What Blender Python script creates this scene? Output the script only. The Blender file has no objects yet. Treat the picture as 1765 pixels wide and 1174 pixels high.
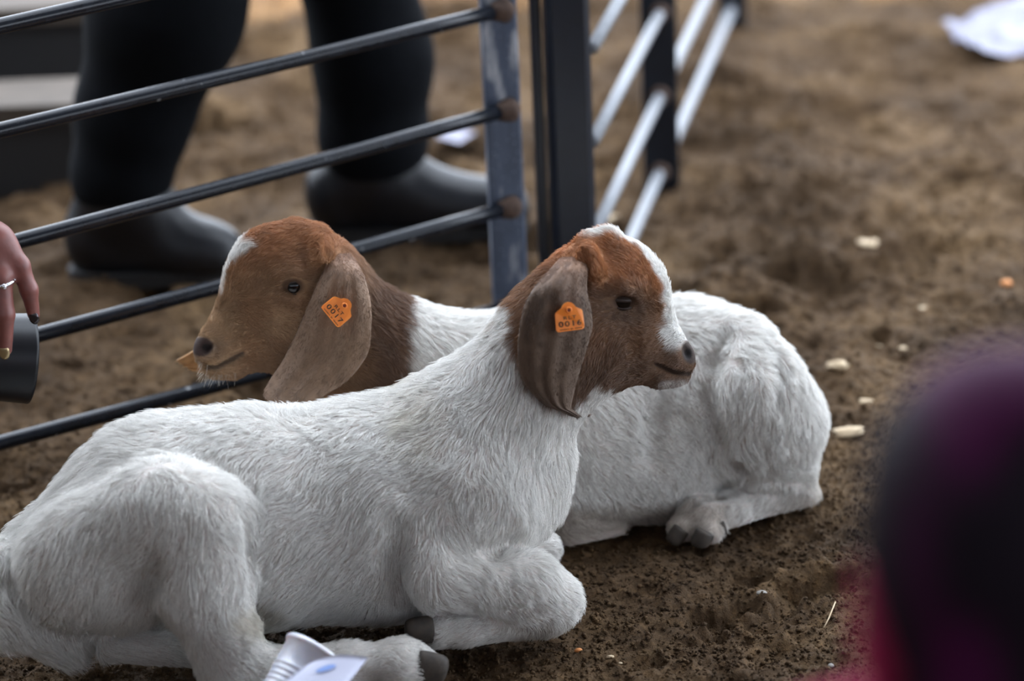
import bpy, math, random
import numpy as np
from mathutils import Vector, Matrix

# ------------------------------------------------------------------ camera
W, H = 1765, 1174
FPX = 4900.0
CAM_H, PITCH, ROLL = 1.65, math.radians(22.0), math.radians(2.5)
CX, CY = W / 2, H / 2
_f = np.array([0, math.cos(PITCH), -math.sin(PITCH)])
_r0 = np.array([1.0, 0, 0])
_u0 = np.cross(_r0, _f)
_r = math.cos(ROLL) * _r0 - math.sin(ROLL) * _u0
_u = math.cos(ROLL) * _u0 + math.sin(ROLL) * _r0
CAM = np.array([0, 0, CAM_H])
scene = bpy.context.scene
COL = scene.collection
cam_d = bpy.data.cameras.new('camera')
cam_o = bpy.data.objects.new('camera', cam_d)
COL.objects.link(cam_o)
m = Matrix.Identity(4)
for i in range(3):
    m[i][0], m[i][1], m[i][2], m[i][3] = _r[i], _u[i], -_f[i], CAM[i]
cam_o.matrix_world = m
cam_d.sensor_width = 36.0
cam_d.lens = FPX * 36.0 / W
cam_d.clip_start = 0.05
cam_d.dof.use_dof = True
cam_d.dof.focus_distance = 3.5
cam_d.dof.aperture_fstop = 2.1
scene.camera = cam_o

# ------------------------------------------------------------------ world and light
world = bpy.data.worlds.new('overcast_sky')
scene.world = world
world.use_nodes = True
wn = world.node_tree.nodes
wn['Background'].inputs[0].default_value = (0.80, 0.88, 1.0, 1)
wn['Background'].inputs[1].default_value = 5.6
sun_d = bpy.data.lights.new('hazy_sun', 'SUN')
sun_d.energy = 20.0
sun_d.angle = math.radians(1.0)
sun_d.color = (1.0, 0.96, 0.90)
sun_o = bpy.data.objects.new('hazy_sun', sun_d)
COL.objects.link(sun_o)
sun_o.rotation_euler = Vector((0.18, 0.73, -1.0)).to_track_quat('-Z', 'Y').to_euler()
scene.view_settings.view_transform = 'Standard'
scene.view_settings.look = 'None'
scene.view_settings.gamma = 1.0
scene.view_settings.use_curve_mapping = False
scene.view_settings.exposure = 0.38
scene.cycles.max_bounces = 6
scene.cycles.diffuse_bounces = 3
scene.cycles.glossy_bounces = 3
scene.cycles.transmission_bounces = 5
scene.cycles.caustics_reflective = False
scene.cycles.caustics_refractive = False

# ------------------------------------------------------------------ measuring helpers
def ray(px, py):
    return _f + (px - CX) / FPX * _r - (py - CY) / FPX * _u
def P(px, py, Y):
    """world point on the vertical plane y = Y"""
    d = ray(px, py)
    return CAM + d * (Y / d[1])
def G(px, py, z=0.0):
    """world point at height z"""
    d = ray(px, py)
    return CAM + d * ((z - CAM_H) / d[2])
def mpp(p):
    """metres per pixel at a world point"""
    return float(np.dot(np.asarray(p) - CAM, _f)) / FPX
def unproj(p):
    q = np.asarray(p) - CAM
    z = q @ _f
    return CX + FPX * (q @ _r) / z, CY - FPX * (q @ _u) / z

rng = np.random.default_rng(7)
random.seed(7)

# ------------------------------------------------------------------ object helpers
def tag(o, label=None, cat=None, group=None, kind=None):
    if label: o['label'] = label
    if cat: o['category'] = cat
    if group: o['group'] = group
    if kind: o['kind'] = kind
    return o
def empty(name, loc, label=None, cat=None, group=None):
    o = bpy.data.objects.new(name, None)
    o.empty_display_size = 0.05
    COL.objects.link(o)
    o.location = loc
    return tag(o, label, cat, group)
def link(name, data, parent=None, mat=None):
    """link data given in world coordinates; keep it there under its parent"""
    o = bpy.data.objects.new(name, data)
    COL.objects.link(o)
    if mat is not None:
        data.materials.append(mat)
    if parent is not None:
        o.parent = parent
        if parent.type == 'EMPTY':
            o.matrix_parent_inverse = Matrix.Translation(parent.location).inverted()
    return o
def mesh_np(name, v, faces, smooth=True):
    me = bpy.data.meshes.new(name)
    if isinstance(faces, np.ndarray):
        v = np.asarray(v, dtype=np.float32)
        n, k = faces.shape
        me.vertices.add(len(v))
        me.vertices.foreach_set('co', v.ravel())
        me.loops.add(n * k)
        me.loops.foreach_set('vertex_index', faces.ravel().astype(np.int32))
        me.polygons.add(n)
        me.polygons.foreach_set('loop_start', np.arange(0, n * k, k, dtype=np.int32))
        me.update(calc_edges=True)
        me.validate()
    else:
        me.from_pydata([tuple(float(c) for c in p) for p in v], [], faces)
        me.update()
    if smooth:
        me.polygons.foreach_set('use_smooth', np.ones(len(me.polygons), dtype=bool))
    return me
def vcol(me, cols, name='Col'):
    a = me.color_attributes.new(name, 'FLOAT_COLOR', 'POINT')
    c = np.ones((len(cols), 4), dtype=np.float32)
    c[:, :3] = cols
    a.data.foreach_set('color', c.ravel())
def lin(r, g, b):
    f = lambda c: ((c / 255 + 0.055) / 1.055) ** 2.4 if c > 10 else c / 255 / 12.92
    return np.array([f(r), f(g), f(b)])

# ------------------------------------------------------------------ noise
def vnoise(p, seed=0):
    """smooth value noise, p (n,d), about -1..1"""
    p = np.asarray(p, dtype=np.float64)
    d = p.shape[1]
    i = np.floor(p).astype(np.int64)
    f = p - i
    f = f * f * (3 - 2 * f)
    out = np.zeros(len(p))
    prim = [73856093, 19349663, 83492791]
    for c in range(2 ** d):
        h = np.full(len(p), seed * 2654435761 & 0xffffffff, dtype=np.int64)
        w = np.ones(len(p))
        for a in range(d):
            b = (c >> a) & 1
            h = h ^ ((i[:, a] + b) * prim[a])
            w = w * (f[:, a] if b else 1 - f[:, a])
        h = (h ^ (h >> 13)) * 1274126177 & 0x7fffffff
        h = (h ^ (h >> 16)) & 0xffff
        out += w * (h / 32767.5 - 1)
    return out
def fbm(p, octaves=4, seed=0, gain=0.5):
    out, a = 0, 1.0
    for o in range(octaves):
        out = out + a * vnoise(p * 2 ** o, seed + o * 17)
        a *= gain
    return out

# ------------------------------------------------------------------ materials
def new_mat(name):
    mt = bpy.data.materials.new(name)
    mt.use_nodes = True
    return mt, mt.node_tree.nodes, mt.node_tree.links, mt.node_tree.nodes['Principled BSDF']
def plain(name, rgb, rough=0.6, metal=0.0, noise=0.0, scale=60.0, bump=0.0, rgb2=None, spec=0.5, coat=0.0):
    mt, n, l, b = new_mat(name)
    b.inputs['Roughness'].default_value = rough
    b.inputs['Metallic'].default_value = metal
    b.inputs['Specular IOR Level'].default_value = spec
    b.inputs['Coat Weight'].default_value = coat
    c1 = tuple(lin(*rgb)) + (1,)
    b.inputs['Base Color'].default_value = c1
    if noise or bump or rgb2 is not None:
        tc = n.new('ShaderNodeTexCoord')
        nz = n.new('ShaderNodeTexNoise')
        nz.inputs['Scale'].default_value = scale
        nz.inputs['Detail'].default_value = 6
        l.new(tc.outputs['Object'], nz.inputs['Vector'])
        if rgb2 is not None:
            rp = n.new('ShaderNodeValToRGB')
            rp.color_ramp.elements[0].position = 0.5 - 0.5 * noise
            rp.color_ramp.elements[1].position = 0.5 + 0.5 * noise
            rp.color_ramp.elements[0].color = c1
            rp.color_ramp.elements[1].color = tuple(lin(*rgb2)) + (1,)
            l.new(nz.outputs['Fac'], rp.inputs['Fac'])
            l.new(rp.outputs['Color'], b.inputs['Base Color'])
        if bump:
            bp = n.new('ShaderNodeBump')
            bp.inputs['Strength'].default_value = 0.6
            bp.inputs['Distance'].default_value = bump
            l.new(nz.outputs['Fac'], bp.inputs['Height'])
            l.new(bp.outputs['Normal'], b.inputs['Normal'])
    return mt
def attr_mat(name, rough=0.8, sub=0.0, sheen=0.0, spec=0.3, bump=0.0, scale=400.0):
    mt, n, l, b = new_mat(name)
    a = n.new('ShaderNodeAttribute')
    a.attribute_name = 'Col'
    l.new(a.outputs['Color'], b.inputs['Base Color'])
    b.inputs['Roughness'].default_value = rough
    b.inputs['Specular IOR Level'].default_value = spec
    b.inputs['Sheen Weight'].default_value = sheen
    if sub:
        b.inputs['Subsurface Weight'].default_value = sub
        b.inputs['Subsurface Radius'].default_value = (0.008, 0.005, 0.003)
        b.inputs['Subsurface Scale'].default_value = 1.0
    if bump:
        tc = n.new('ShaderNodeTexCoord')
        nz = n.new('ShaderNodeTexNoise')
        nz.inputs['Scale'].default_value = scale
        l.new(tc.outputs['Object'], nz.inputs['Vector'])
        bp = n.new('ShaderNodeBump')
        bp.inputs['Strength'].default_value = 0.5
        bp.inputs['Distance'].default_value = bump
        l.new(nz.outputs['Fac'], bp.inputs['Height'])
        l.new(bp.outputs['Normal'], b.inputs['Normal'])
    return mt

# ------------------------------------------------------------------ implicit bodies
class Prim:
    """tapered capsule a-b, radii ra-rb, squeezed by s along the unit axis L"""
    def __init__(self, a, b, ra, rb, k=0.03, s=1.0, L=(0, 1, 0), flow=None, hair=0.016, cut=False):
        self.a, self.b = np.array(a, float), np.array(b, float)
        self.ra, self.rb, self.k, self.s = ra, rb, k, s
        self.L = np.array(L, float); self.L /= np.linalg.norm(self.L)
        self.hair, self.cut = hair, cut
        fl = self.b - self.a if flow is None else np.array(flow, float)
        nrm = np.linalg.norm(fl)
        self.flow = fl / nrm if nrm > 1e-6 else np.array([0, 0, -1.0])
    def d(self, p):
        a, b = self.a, self.b
        q = p - a
        ba = b - a
        if self.s != 1.0:
            f = 1 / self.s - 1
            q = q + (q @ self.L)[..., None] * f * self.L
            ba = ba + (ba @ self.L) * f * self.L
        bb = ba @ ba
        if bb < 1e-10:
            dd = np.sqrt((q * q).sum(-1)) - max(self.ra, self.rb)
        else:
            t = np.clip(q @ ba / bb, 0, 1)
            e = q - t[..., None] * ba
            dd = np.sqrt((e * e).sum(-1)) - (self.ra + (self.rb - self.ra) * t)
        return dd * min(1.0, self.s) if self.s < 1 else dd
    def box(self, mgn):
        r = max(self.ra, self.rb) * max(1.0, self.s) + mgn
        return np.minimum(self.a, self.b) - r, np.maximum(self.a, self.b) + r

def build_implicit(prims, h):
    lo = np.min([p.box(0)[0] for p in prims if not p.cut], axis=0) - 4 * h
    hi = np.max([p.box(0)[1] for p in prims if not p.cut], axis=0) + 4 * h
    n = np.ceil((hi - lo) / h).astype(int) + 1
    F = np.full(n, 0.1, dtype=np.float32)
    for p in prims:
        b0, b1 = p.box(p.k + 3 * h)
        i0 = np.clip(np.floor((b0 - lo) / h).astype(int), 0, n)
        i1 = np.clip(np.ceil((b1 - lo) / h).astype(int) + 1, 0, n)
        ax = [lo[a] + h * np.arange(i0[a], i1[a]) for a in range(3)]
        g = np.stack(np.meshgrid(*ax, indexing='ij'), -1).astype(np.float32)
        d = p.d(g).astype(np.float32)
        sl = tuple(slice(i0[a], i1[a]) for a in range(3))
        c = F[sl]
        if p.cut:
            hh = np.maximum(p.k - np.abs(c + d), 0) / p.k
            F[sl] = np.maximum(c, -d) + hh * hh * p.k / 4
        else:
            hh = np.maximum(p.k - np.abs(c - d), 0) / p.k
            F[sl] = np.minimum(c, d) - hh * hh * p.k / 4
    # naive surface nets
    ins = F < 0
    s = ins.astype(np.int8)
    tot = sum(s[dx:n[0]-1+dx, dy:n[1]-1+dy, dz:n[2]-1+dz] for dx in (0, 1) for dy in (0, 1) for dz in (0, 1))
    act = (tot > 0) & (tot < 8)
    ci = np.argwhere(act)
    idx = np.full(act.shape, -1, dtype=np.int64)
    idx[act] = np.arange(len(ci))
    acc = np.zeros((len(ci), 3)); cnt = np.zeros(len(ci))
    corners = [(0,0,0),(1,0,0),(0,1,0),(1,1,0),(0,0,1),(1,0,1),(0,1,1),(1,1,1)]
    edges = [(0,1),(2,3),(4,5),(6,7),(0,2),(1,3),(4,6),(5,7),(0,4),(1,5),(2,6),(3,7)]
    vals = [F[ci[:,0]+c[0], ci[:,1]+c[1], ci[:,2]+c[2]] for c in corners]
    for e0, e1 in edges:
        v0, v1 = vals[e0], vals[e1]
        mk = (v0 < 0) != (v1 < 0)
        t = v0[mk] / (v0[mk] - v1[mk])
        c0, c1 = np.array(corners[e0], float), np.array(corners[e1], float)
        acc[mk] += c0 + t[:, None] * (c1 - c0)
        cnt[mk] += 1
    v = lo + h * (ci + acc / cnt[:, None])
    quads = []
    for a in range(3):
        b, c = (a + 1) % 3, (a + 2) % 3
        sl0 = [slice(None)] * 3; sl1 = [slice(None)] * 3
        sl0[a] = slice(0, -1); sl1[a] = slice(1, None)
        i0, i1 = ins[tuple(sl0)], ins[tuple(sl1)]
        ch = np.argwhere(i0 != i1)
        ch = ch[(ch[:, b] > 0) & (ch[:, c] > 0) & (ch[:, b] < n[b]-1) & (ch[:, c] < n[c]-1)]
        flip = ~ins[tuple(ch.T)]
        def cell(ob, oc):
            q = ch.copy(); q[:, b] -= ob; q[:, c] -= oc
            return idx[tuple(q.T)]
        q = np.stack([cell(1, 1), cell(0, 1), cell(0, 0), cell(1, 0)], 1)
        q[flip] = q[flip][:, ::-1]
        quads.append(q)
    q = np.concatenate(quads)
    q = q[(q >= 0).all(1)]
    # relax a little
    for _ in range(2):
        s_ = np.zeros_like(v); c_ = np.zeros(len(v))
        for k in range(4):
            np.add.at(s_, q[:, k], v[q[:, (k+1) % 4]]); np.add.at(c_, q[:, k], 1)
        v = 0.5 * v + 0.5 * s_ / np.maximum(c_, 1)[:, None]
    return v, q

def vert_normals(v, q):
    fn = np.cross(v[q[:, 2]] - v[q[:, 0]], v[q[:, 3]] - v[q[:, 1]])
    nn = np.zeros_like(v)
    for k in range(4):
        np.add.at(nn, q[:, k], fn)
    return nn / np.maximum(np.linalg.norm(nn, axis=1), 1e-12)[:, None]

def flow_field(prims, v, sigma=0.02):
    fl = np.zeros_like(v); ln = np.zeros(len(v)); ws = np.full(len(v), 1e-9)
    for p in prims:
        if p.cut: continue
        d = p.d(v)
        w = np.exp(-(np.maximum(d + 0.006, 0) / sigma) ** 2) + 1e-7 / (1e-4 + np.maximum(d, 0))
        fl += w[:, None] * p.flow; ln += w * p.hair; ws += w
    fl /= np.maximum(np.linalg.norm(fl, axis=1), 1e-9)[:, None]
    return fl, ln / ws

def grow_fur(name, v, q, nrm, flow, length, colour, count, parent, mat, lift=0.55, radius=0.00030, npts=5, weight=None, seed=1, clump=0.5):
    r = np.random.default_rng(seed)
    tri = np.concatenate([q[:, [0, 1, 2]], q[:, [0, 2, 3]]])
    ar = np.linalg.norm(np.cross(v[tri[:, 1]] - v[tri[:, 0]], v[tri[:, 2]] - v[tri[:, 0]]), axis=1)
    if weight is not None:
        ar = ar * weight[tri].mean(1)
    t = tri[r.choice(len(tri), count, p=ar / ar.sum())]
    u1, u2 = r.random(count), r.random(count)
    sw = u1 + u2 > 1
    u1[sw], u2[sw] = 1 - u1[sw], 1 - u2[sw]
    bc = np.stack([1 - u1 - u2, u1, u2], 1)[:, :, None]
    pos = (v[t] * bc).sum(1); nn = (nrm[t] * bc).sum(1); fl = (flow[t] * bc).sum(1)
    ln = (length[t] * bc[:, :, 0]).sum(1); co = (colour[t] * bc).sum(1)
    nn /= np.linalg.norm(nn, axis=1)[:, None]
    # tuft scale disturbance of the lie of the coat
    dis = np.stack([fbm(pos * 26, 2, 11 + seed), fbm(pos * 26, 2, 31 + seed), fbm(pos * 26, 2, 51 + seed)], 1)
    fine = np.stack([vnoise(pos * 140, 71 + seed), vnoise(pos * 140, 81 + seed), vnoise(pos * 140, 91 + seed)], 1)
    fl = fl + clump * dis + 0.45 * clump * fine + 0.10 * r.normal(size=fl.shape)
    fl -= (fl * nn).sum(1)[:, None] * nn
    fl /= np.maximum(np.linalg.norm(fl, axis=1), 1e-9)[:, None]
    ln = ln * (0.7 + 0.5 * r.random(count)) * (1 + 0.25 * vnoise(pos * 60, 5 + seed))
    lf = lift * (0.6 + 0.8 * r.random(count)) * (1 + 0.35 * fine[:, 0])
    s = np.linspace(0, 1, npts)
    pts = np.zeros((count, npts, 3))
    cur = pos - nn * 0.0008
    pts[:, 0] = cur
    for k in range(1, npts):
        a = lf * (1 - 0.85 * s[k])
        dr = fl * np.cos(a)[:, None] + nn * np.sin(a)[:, None]
        cur = cur + dr * (ln / (npts - 1))[:, None]
        pts[:, k] = cur
    pts[:, :, 2] = np.maximum(pts[:, :, 2], 0.003)
    hc = bpy.data.hair_curves.new(name)
    hc.add_curves([npts] * count)
    hc.attributes['position'].data.foreach_set('vector', pts.astype(np.float32).ravel())
    ra = hc.attributes.get('radius') or hc.attributes.new('radius', 'FLOAT', 'POINT')
    rad = radius * np.array([1.0, 1.0, 0.85, 0.6, 0.12])[None, :npts] * (0.7 + 0.6 * r.random(count))[:, None]
    ra.data.foreach_set('value', rad.astype(np.float32).ravel())
    ca = hc.attributes.new('Col', 'FLOAT_COLOR', 'CURVE')
    c4 = np.ones((count, 4), dtype=np.float32)
    c4[:, :3] = co * (0.86 + 0.28 * r.random(count))[:, None]
    ca.data.foreach_set('color', c4.ravel())
    o = link(name, hc, parent, mat)
    tag(o, kind='stuff')
    return o

VOX, FUR_A, FUR_B = 0.003, 150000, 120000
# ------------------------------------------------------------------ ground
def axis(segs):
    out = [segs[0][0]]
    for a, b, st in segs:
        n = max(1, int(round((b - a) / st)))
        out += list(np.linspace(a, b, n + 1)[1:])
    return np.array(out)
gx = axis([(-14, -4, .5), (-4, -1.6, .05), (-1.6, -.75, .012), (-.75, .75, .0045), (.75, 1.5, .012), (1.5, 4, .05), (4, 14, .5)])
gy = axis([(-5, 1.5, .2), (1.5, 2.75, .03), (2.75, 4.3, .0048), (4.3, 6.6, .011), (6.6, 10, .06), (10, 40, .8)])
GXX, GYY = np.meshgrid(gx, gy, indexing='ij')
gp = np.stack([GXX.ravel(), GYY.ravel()], 1)
def rest_mask(p):
    """flat bed pressed by the animals, 1 = flat"""
    a = np.hypot((p[:, 0] + .30) / .52, (p[:, 1] - 3.12) / .21)
    b = np.hypot((p[:, 0] - .12) / .38, (p[:, 1] - 3.46 - .16 * (p[:, 0] - .1)) / .18)
    return np.maximum(1 - sstep(.8, 1.12, a), 1 - sstep(.8, 1.12, b))
def sstep(a, b, x):
    t = np.clip((x - a) / (b - a), 0, 1)
    return t * t * (3 - 2 * t)
PITS = []
for _ in range(420):
    PITS.append((rng.uniform(-1.6, 2.2), rng.uniform(2.85, 7.0), rng.uniform(.016, .045), rng.uniform(.008, .024), rng.uniform(0, 3.14)))
for _ in range(110):
    PITS.append((rng.uniform(-1.2, 2.0), rng.uniform(3.9, 6.2), rng.uniform(.035, .085), rng.uniform(.016, .04), rng.uniform(-.4, .4)))
for (px, py, r, d) in ((1222, 1062, .030, .026), (1275, 1045, .024, .022), (1300, 985, .022, .018), (1405, 1010, .04, .026), (1225, 1090, .014, .02), (1105, 1140, .02, .016), (1375, 760, .03, .02)):
    g = G(px, py); PITS.append((g[0], g[1], r, d, 0.3))
def ground_z(p):
    z = .014 * fbm(p * 2.6, 3, 1) + .012 * fbm(p * 8.0, 3, 2)
    rg = 1 - np.abs(fbm(p * 17, 3, 5))
    z = z + .012 * (rg - .7) * (0.5 + .5 * vnoise(p * 3, 8))
    zf = .0042 * fbm(p * 60, 2, 9) + .0024 * fbm(p * 170, 2, 13)
    for (x, y, r, d, a) in PITS:
        near = (np.abs(p[:, 0] - x) < 2.6 * r) & (np.abs(p[:, 1] - y) < 2.6 * r)
        if not near.any(): continue
        q = p[near]
        dx, dy = q[:, 0] - x, q[:, 1] - y
        u = dx * math.cos(a) + dy * math.sin(a); w = -dx * math.sin(a) + dy * math.cos(a)
        rr = np.hypot(u / 1.25, w / .8) / r * (1 + .25 * vnoise(q * 55, 3))
        z[near] += -d * np.exp(-rr ** 4) + .35 * d * np.exp(-((rr - 1.35) / .35) ** 2)
    m_ = rest_mask(p)
    return z * (1 - .85 * m_) + zf * (1 - .25 * m_) - .004 - .003 * m_
gz = ground_z(gp)
gv = np.column_stack([gp, gz])
ni, nj = len(gx), len(gy)
ii, jj = np.meshgrid(np.arange(ni - 1), np.arange(nj - 1), indexing='ij')
a_ = (ii * nj + jj).ravel()
gq = np.stack([a_, a_ + nj, a_ + nj + 1, a_ + 1], 1)

M_DIRT, n_, l_, b_ = new_mat('loose_dirt')
tc = n_.new('ShaderNodeTexCoord')
def noise_node(scale, detail=8, rough=.6):
    t = n_.new('ShaderNodeTexNoise'); t.inputs['Scale'].default_value = scale
    t.inputs['Detail'].default_value = detail; t.inputs['Roughness'].default_value = rough
    l_.new(tc.outputs['Object'], t.inputs['Vector']); return t
def ramp_node(src, stops):
    r = n_.new('ShaderNodeValToRGB')
    while len(r.color_ramp.elements) < len(stops): r.color_ramp.elements.new(.5)
    for e, (p_, c_) in zip(r.color_ramp.elements, stops):
        e.position = p_; e.color = tuple(lin(*c_)) + (1,)
    l_.new(src, r.inputs['Fac']); return r
nA, nB, nC = noise_node(3.2, 8), noise_node(70, 6, .7), noise_node(520, 3, .8)
rA = ramp_node(nA.outputs['Fac'], [(.30, (92, 74, 56)), (.50, (134, 109, 82)), (.68, (180, 150, 114))])
rB = ramp_node(nB.outputs['Fac'], [(.30, (96, 92, 88)), (.55, (170, 166, 160)), (.75, (235, 228, 215))])
rC = ramp_node(nC.outputs['Fac'], [(.28, (110, 104, 98)), (.5, (178, 172, 164)), (.72, (240, 228, 206))])
def mul(a, b, f=1.0):
    x = n_.new('ShaderNodeMix'); x.data_type = 'RGBA'; x.blend_type = 'MULTIPLY'
    x.inputs['Factor'].default_value = f
    l_.new(a, x.inputs['A']); l_.new(b, x.inputs['B']); return x.outputs['Result']
cc = mul(mul(rA.outputs['Color'], rB.outputs['Color'], .8), rC.outputs['Color'], .6)
l_.new(cc, b_.inputs['Base Color'])
b_.inputs['Roughness'].default_value = .95
b_.inputs['Specular IOR Level'].default_value = .15
bp = n_.new('ShaderNodeBump'); bp.inputs['Distance'].default_value = .007; bp.inputs['Strength'].default_value = 1.0
l_.new(nB.outputs['Fac'], bp.inputs['Height'])
bp2 = n_.new('ShaderNodeBump'); bp2.inputs['Distance'].default_value = .0018; bp2.inputs['Strength'].default_value = .9
l_.new(nC.outputs['Fac'], bp2.inputs['Height']); l_.new(bp.outputs['Normal'], bp2.inputs['Normal'])
l_.new(bp2.outputs['Normal'], b_.inputs['Normal'])
ground = link('floor', mesh_np('floor', gv, gq), None, M_DIRT)
tag(ground, 'loose brown dirt floor full of trampled hollows', kind='structure')

# crumbs of soil lying on the dirt
def lumps(n, xr, yr, rr, seed):
    r = np.random.default_rng(seed)
    p = np.column_stack([r.uniform(*xr, n), r.uniform(*yr, n)])
    v0 = np.array([(1,0,0),(-1,0,0),(0,1,0),(0,-1,0),(0,0,1),(0,0,-1)], float)
    f0 = np.array([(0,2,4),(2,1,4),(1,3,4),(3,0,4),(2,0,5),(1,2,5),(3,1,5),(0,3,5)])
    rad = rr[0] * (rr[1] / rr[0]) ** (r.random(n) ** 2.2)
    v = v0[None] * rad[:, None, None] * r.uniform(.6, 1.3, (n, 6, 1))
    a = r.uniform(0, 6.28, n); c, s = np.cos(a)[:, None], np.sin(a)[:, None]
    x, y = v[..., 0] * c - v[..., 1] * s, v[..., 0] * s + v[..., 1] * c
    v = np.stack([x, y, v[..., 2] * .8], -1)
    z = ground_z(p)
    v += np.column_stack([p, z + rad * .35])[:, None, :]
    f = f0[None] + 6 * np.arange(n)[:, None, None]
    return v.reshape(-1, 3), f.reshape(-1, 3)
parts_ = [lumps(62000, (-.8, .85), (2.85, 3.75), (.0009, .0046), 3), lumps(9000, (-.9, 1.2), (3.7, 5.2), (.0016, .008), 4)]
cv = np.concatenate([p[0] for p in parts_]); cf = np.concatenate([parts_[0][1], parts_[1][1] + len(parts_[0][0])])
tag(link('soil_crumbs', mesh_np('soil_crumbs', cv, cf), ground, M_DIRT), 'small crumbs of brown soil strewn over the dirt', kind='stuff')

# ------------------------------------------------------------------ unseen roof, inferred and added to shade the pen
M_ROOF = plain('galvanised_roof', (176, 178, 180), .5, noise=.5, rgb2=(150, 152, 154), scale=6)
rx = np.linspace(-9, 9, 181); RY0, RY1, RZ = -9.0, 3.60, 3.1
rv, rf = [], []
for j, yy in enumerate((RY0, RY1)):
    for i, xx in enumerate(rx):
        rv.append((xx, yy, RZ + .25 * (yy - RY0) / (RY1 - RY0) + .02 * (i % 2)))
nrx = len(rx)
rf = [(i, i + 1, nrx + i + 1, nrx + i) for i in range(nrx - 1)]
rv2 = [(x, y, z + .02) for x, y, z in rv]
rf += [tuple(k + len(rv) for k in f[::-1]) for f in rf]
tag(link('added_roof', mesh_np('added_roof', rv + rv2, rf, False), None, M_ROOF), 'unseen corrugated roof added to shade the animal pen', kind='structure')

# unseen walls, added to block sky light from behind the camera and the left
M_WALL = plain('added_wall_boards', (92, 82, 72), .85, noise=.6, rgb2=(112, 100, 88), scale=8)
for nm, c_, hx_, hy_ in (('added_wall_back', (0, -4.0, 1.0), 9.0, .04), ('added_wall_left', (-4.2, 1.0, 1.0), .04, 4.95)):
    v, f = np.array([(c_[0] + sx * hx_, c_[1] + sy * hy_, c_[2] + sz * 1.0) for sx in (-1, 1) for sy in (-1, 1) for sz in (-1, 1)]), [(0,1,3,2),(4,6,7,5),(0,4,5,1),(2,3,7,6),(0,2,6,4),(1,5,7,3)]
    tag(link(nm, mesh_np(nm, v, f, False), None, M_WALL), 'unseen boarded wall added to block sky light', kind='structure')

# ------------------------------------------------------------------ goats
class Plan:
    """a goat's mid plane: y = y0 + slope * x ; pixel measures are taken on it"""
    def __init__(self, px0, Y0, px1, Y1):
        a, b = P(px0, 700, Y0), P(px1, 700, Y1)
        self.sl = (b[1] - a[1]) / (b[0] - a[0])
        self.y0 = a[1] - self.sl * a[0]
        self.L = np.array([-self.sl, 1.0, 0]); self.L /= np.linalg.norm(self.L)
        self.prims = []
        self.folds = []
    def pt(self, px, py, off=0.0):
        d = ray(px, py)
        t = (self.y0 + off) / (d[1] - self.sl * d[0])
        return CAM + d * t
    def add(self, a, b=None, k=0.03, s=1.0, flow=None, hair=0.016, cut=False, L=None):
        """a, b = (px, py, offset metres, radius px)"""
        b = b or a
        A, B = self.pt(*a[:3]), self.pt(*b[:3])
        self.prims.append(Prim(A, B, a[3] * mpp(A), b[3] * mpp(B), k, s, self.L if L is None else L, flow, hair, cut))
    def fold(self, pts, k=.012, sink=0.0, mirror=False):
        """a crease pressed into the visible surface through measured points (px, py, radius px)"""
        self.folds.append((pts, k, sink, mirror))
    def press(self):
        v, q = build_implicit([p for p in self.prims if not p.cut], .0055)
        n = vert_normals(v, q)
        for pts, k, sink, mir in self.folds:
            c = []
            for px, py, r in pts:
                p, nn = surf(self, v, n, px, py, 8)
                c.append((p - nn * sink, r * mpp(p)))
            if len(c) == 1: c = c * 2
            for (a, ra), (b, rb) in zip(c[:-1], c[1:]):
                self.prims.append(Prim(a, b, ra, rb, k, cut=True))
                if mir:
                    f = lambda t: t - 2 * (t[1] - self.y0 - self.sl * t[0]) / math.hypot(1, self.sl) * self.L
                    self.prims.append(Prim(f(a), f(b), ra, rb, k, cut=True))
    def flat(self, v):
        """pixel measures of points dropped onto the mid plane, plus the signed side offset"""
        w = (v[:, 1] - self.y0 - self.sl * v[:, 0]) / math.hypot(1, self.sl)
        q = v - w[:, None] * self.L
        x, y = unproj(q)
        k = np.abs(w) * 1390
        return x, y, w, x + k * self.sl / math.hypot(1, self.sl), y + k * .36

def sstep(a, b, x):
    t = np.clip((x - a) / (b - a), 0, 1)
    return t * t * (3 - 2 * t)
def poly_dist(x, y, pts, closed=False):
    """distance of points to a polyline, in pixels"""
    best = np.full(len(x), 1e9)
    n = len(pts)
    for i in range(n if closed else n - 1):
        ax, ay = pts[i]; bx, by = pts[(i + 1) % n]
        dx, dy = bx - ax, by - ay
        t = np.clip(((x - ax) * dx + (y - ay) * dy) / (dx * dx + dy * dy), 0, 1)
        best = np.minimum(best, np.hypot(x - ax - t * dx, y - ay - t * dy))
    return best
def inside(x, y, pts):
    c = np.zeros(len(x), bool)
    for i in range(len(pts)):
        ax, ay = pts[i]; bx, by = pts[i - 1]
        c ^= ((ay > y) != (by > y)) & (x < (bx - ax) * (y - ay) / (by - ay + 1e-9) + ax)
    return c
def signed(x, y, pts):
    d = poly_dist(x, y, pts, True)
    return np.where(inside(x, y, pts), -d, d)
def mix(a, b, t):
    return a * (1 - t[:, None]) + b * t[:, None]

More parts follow.
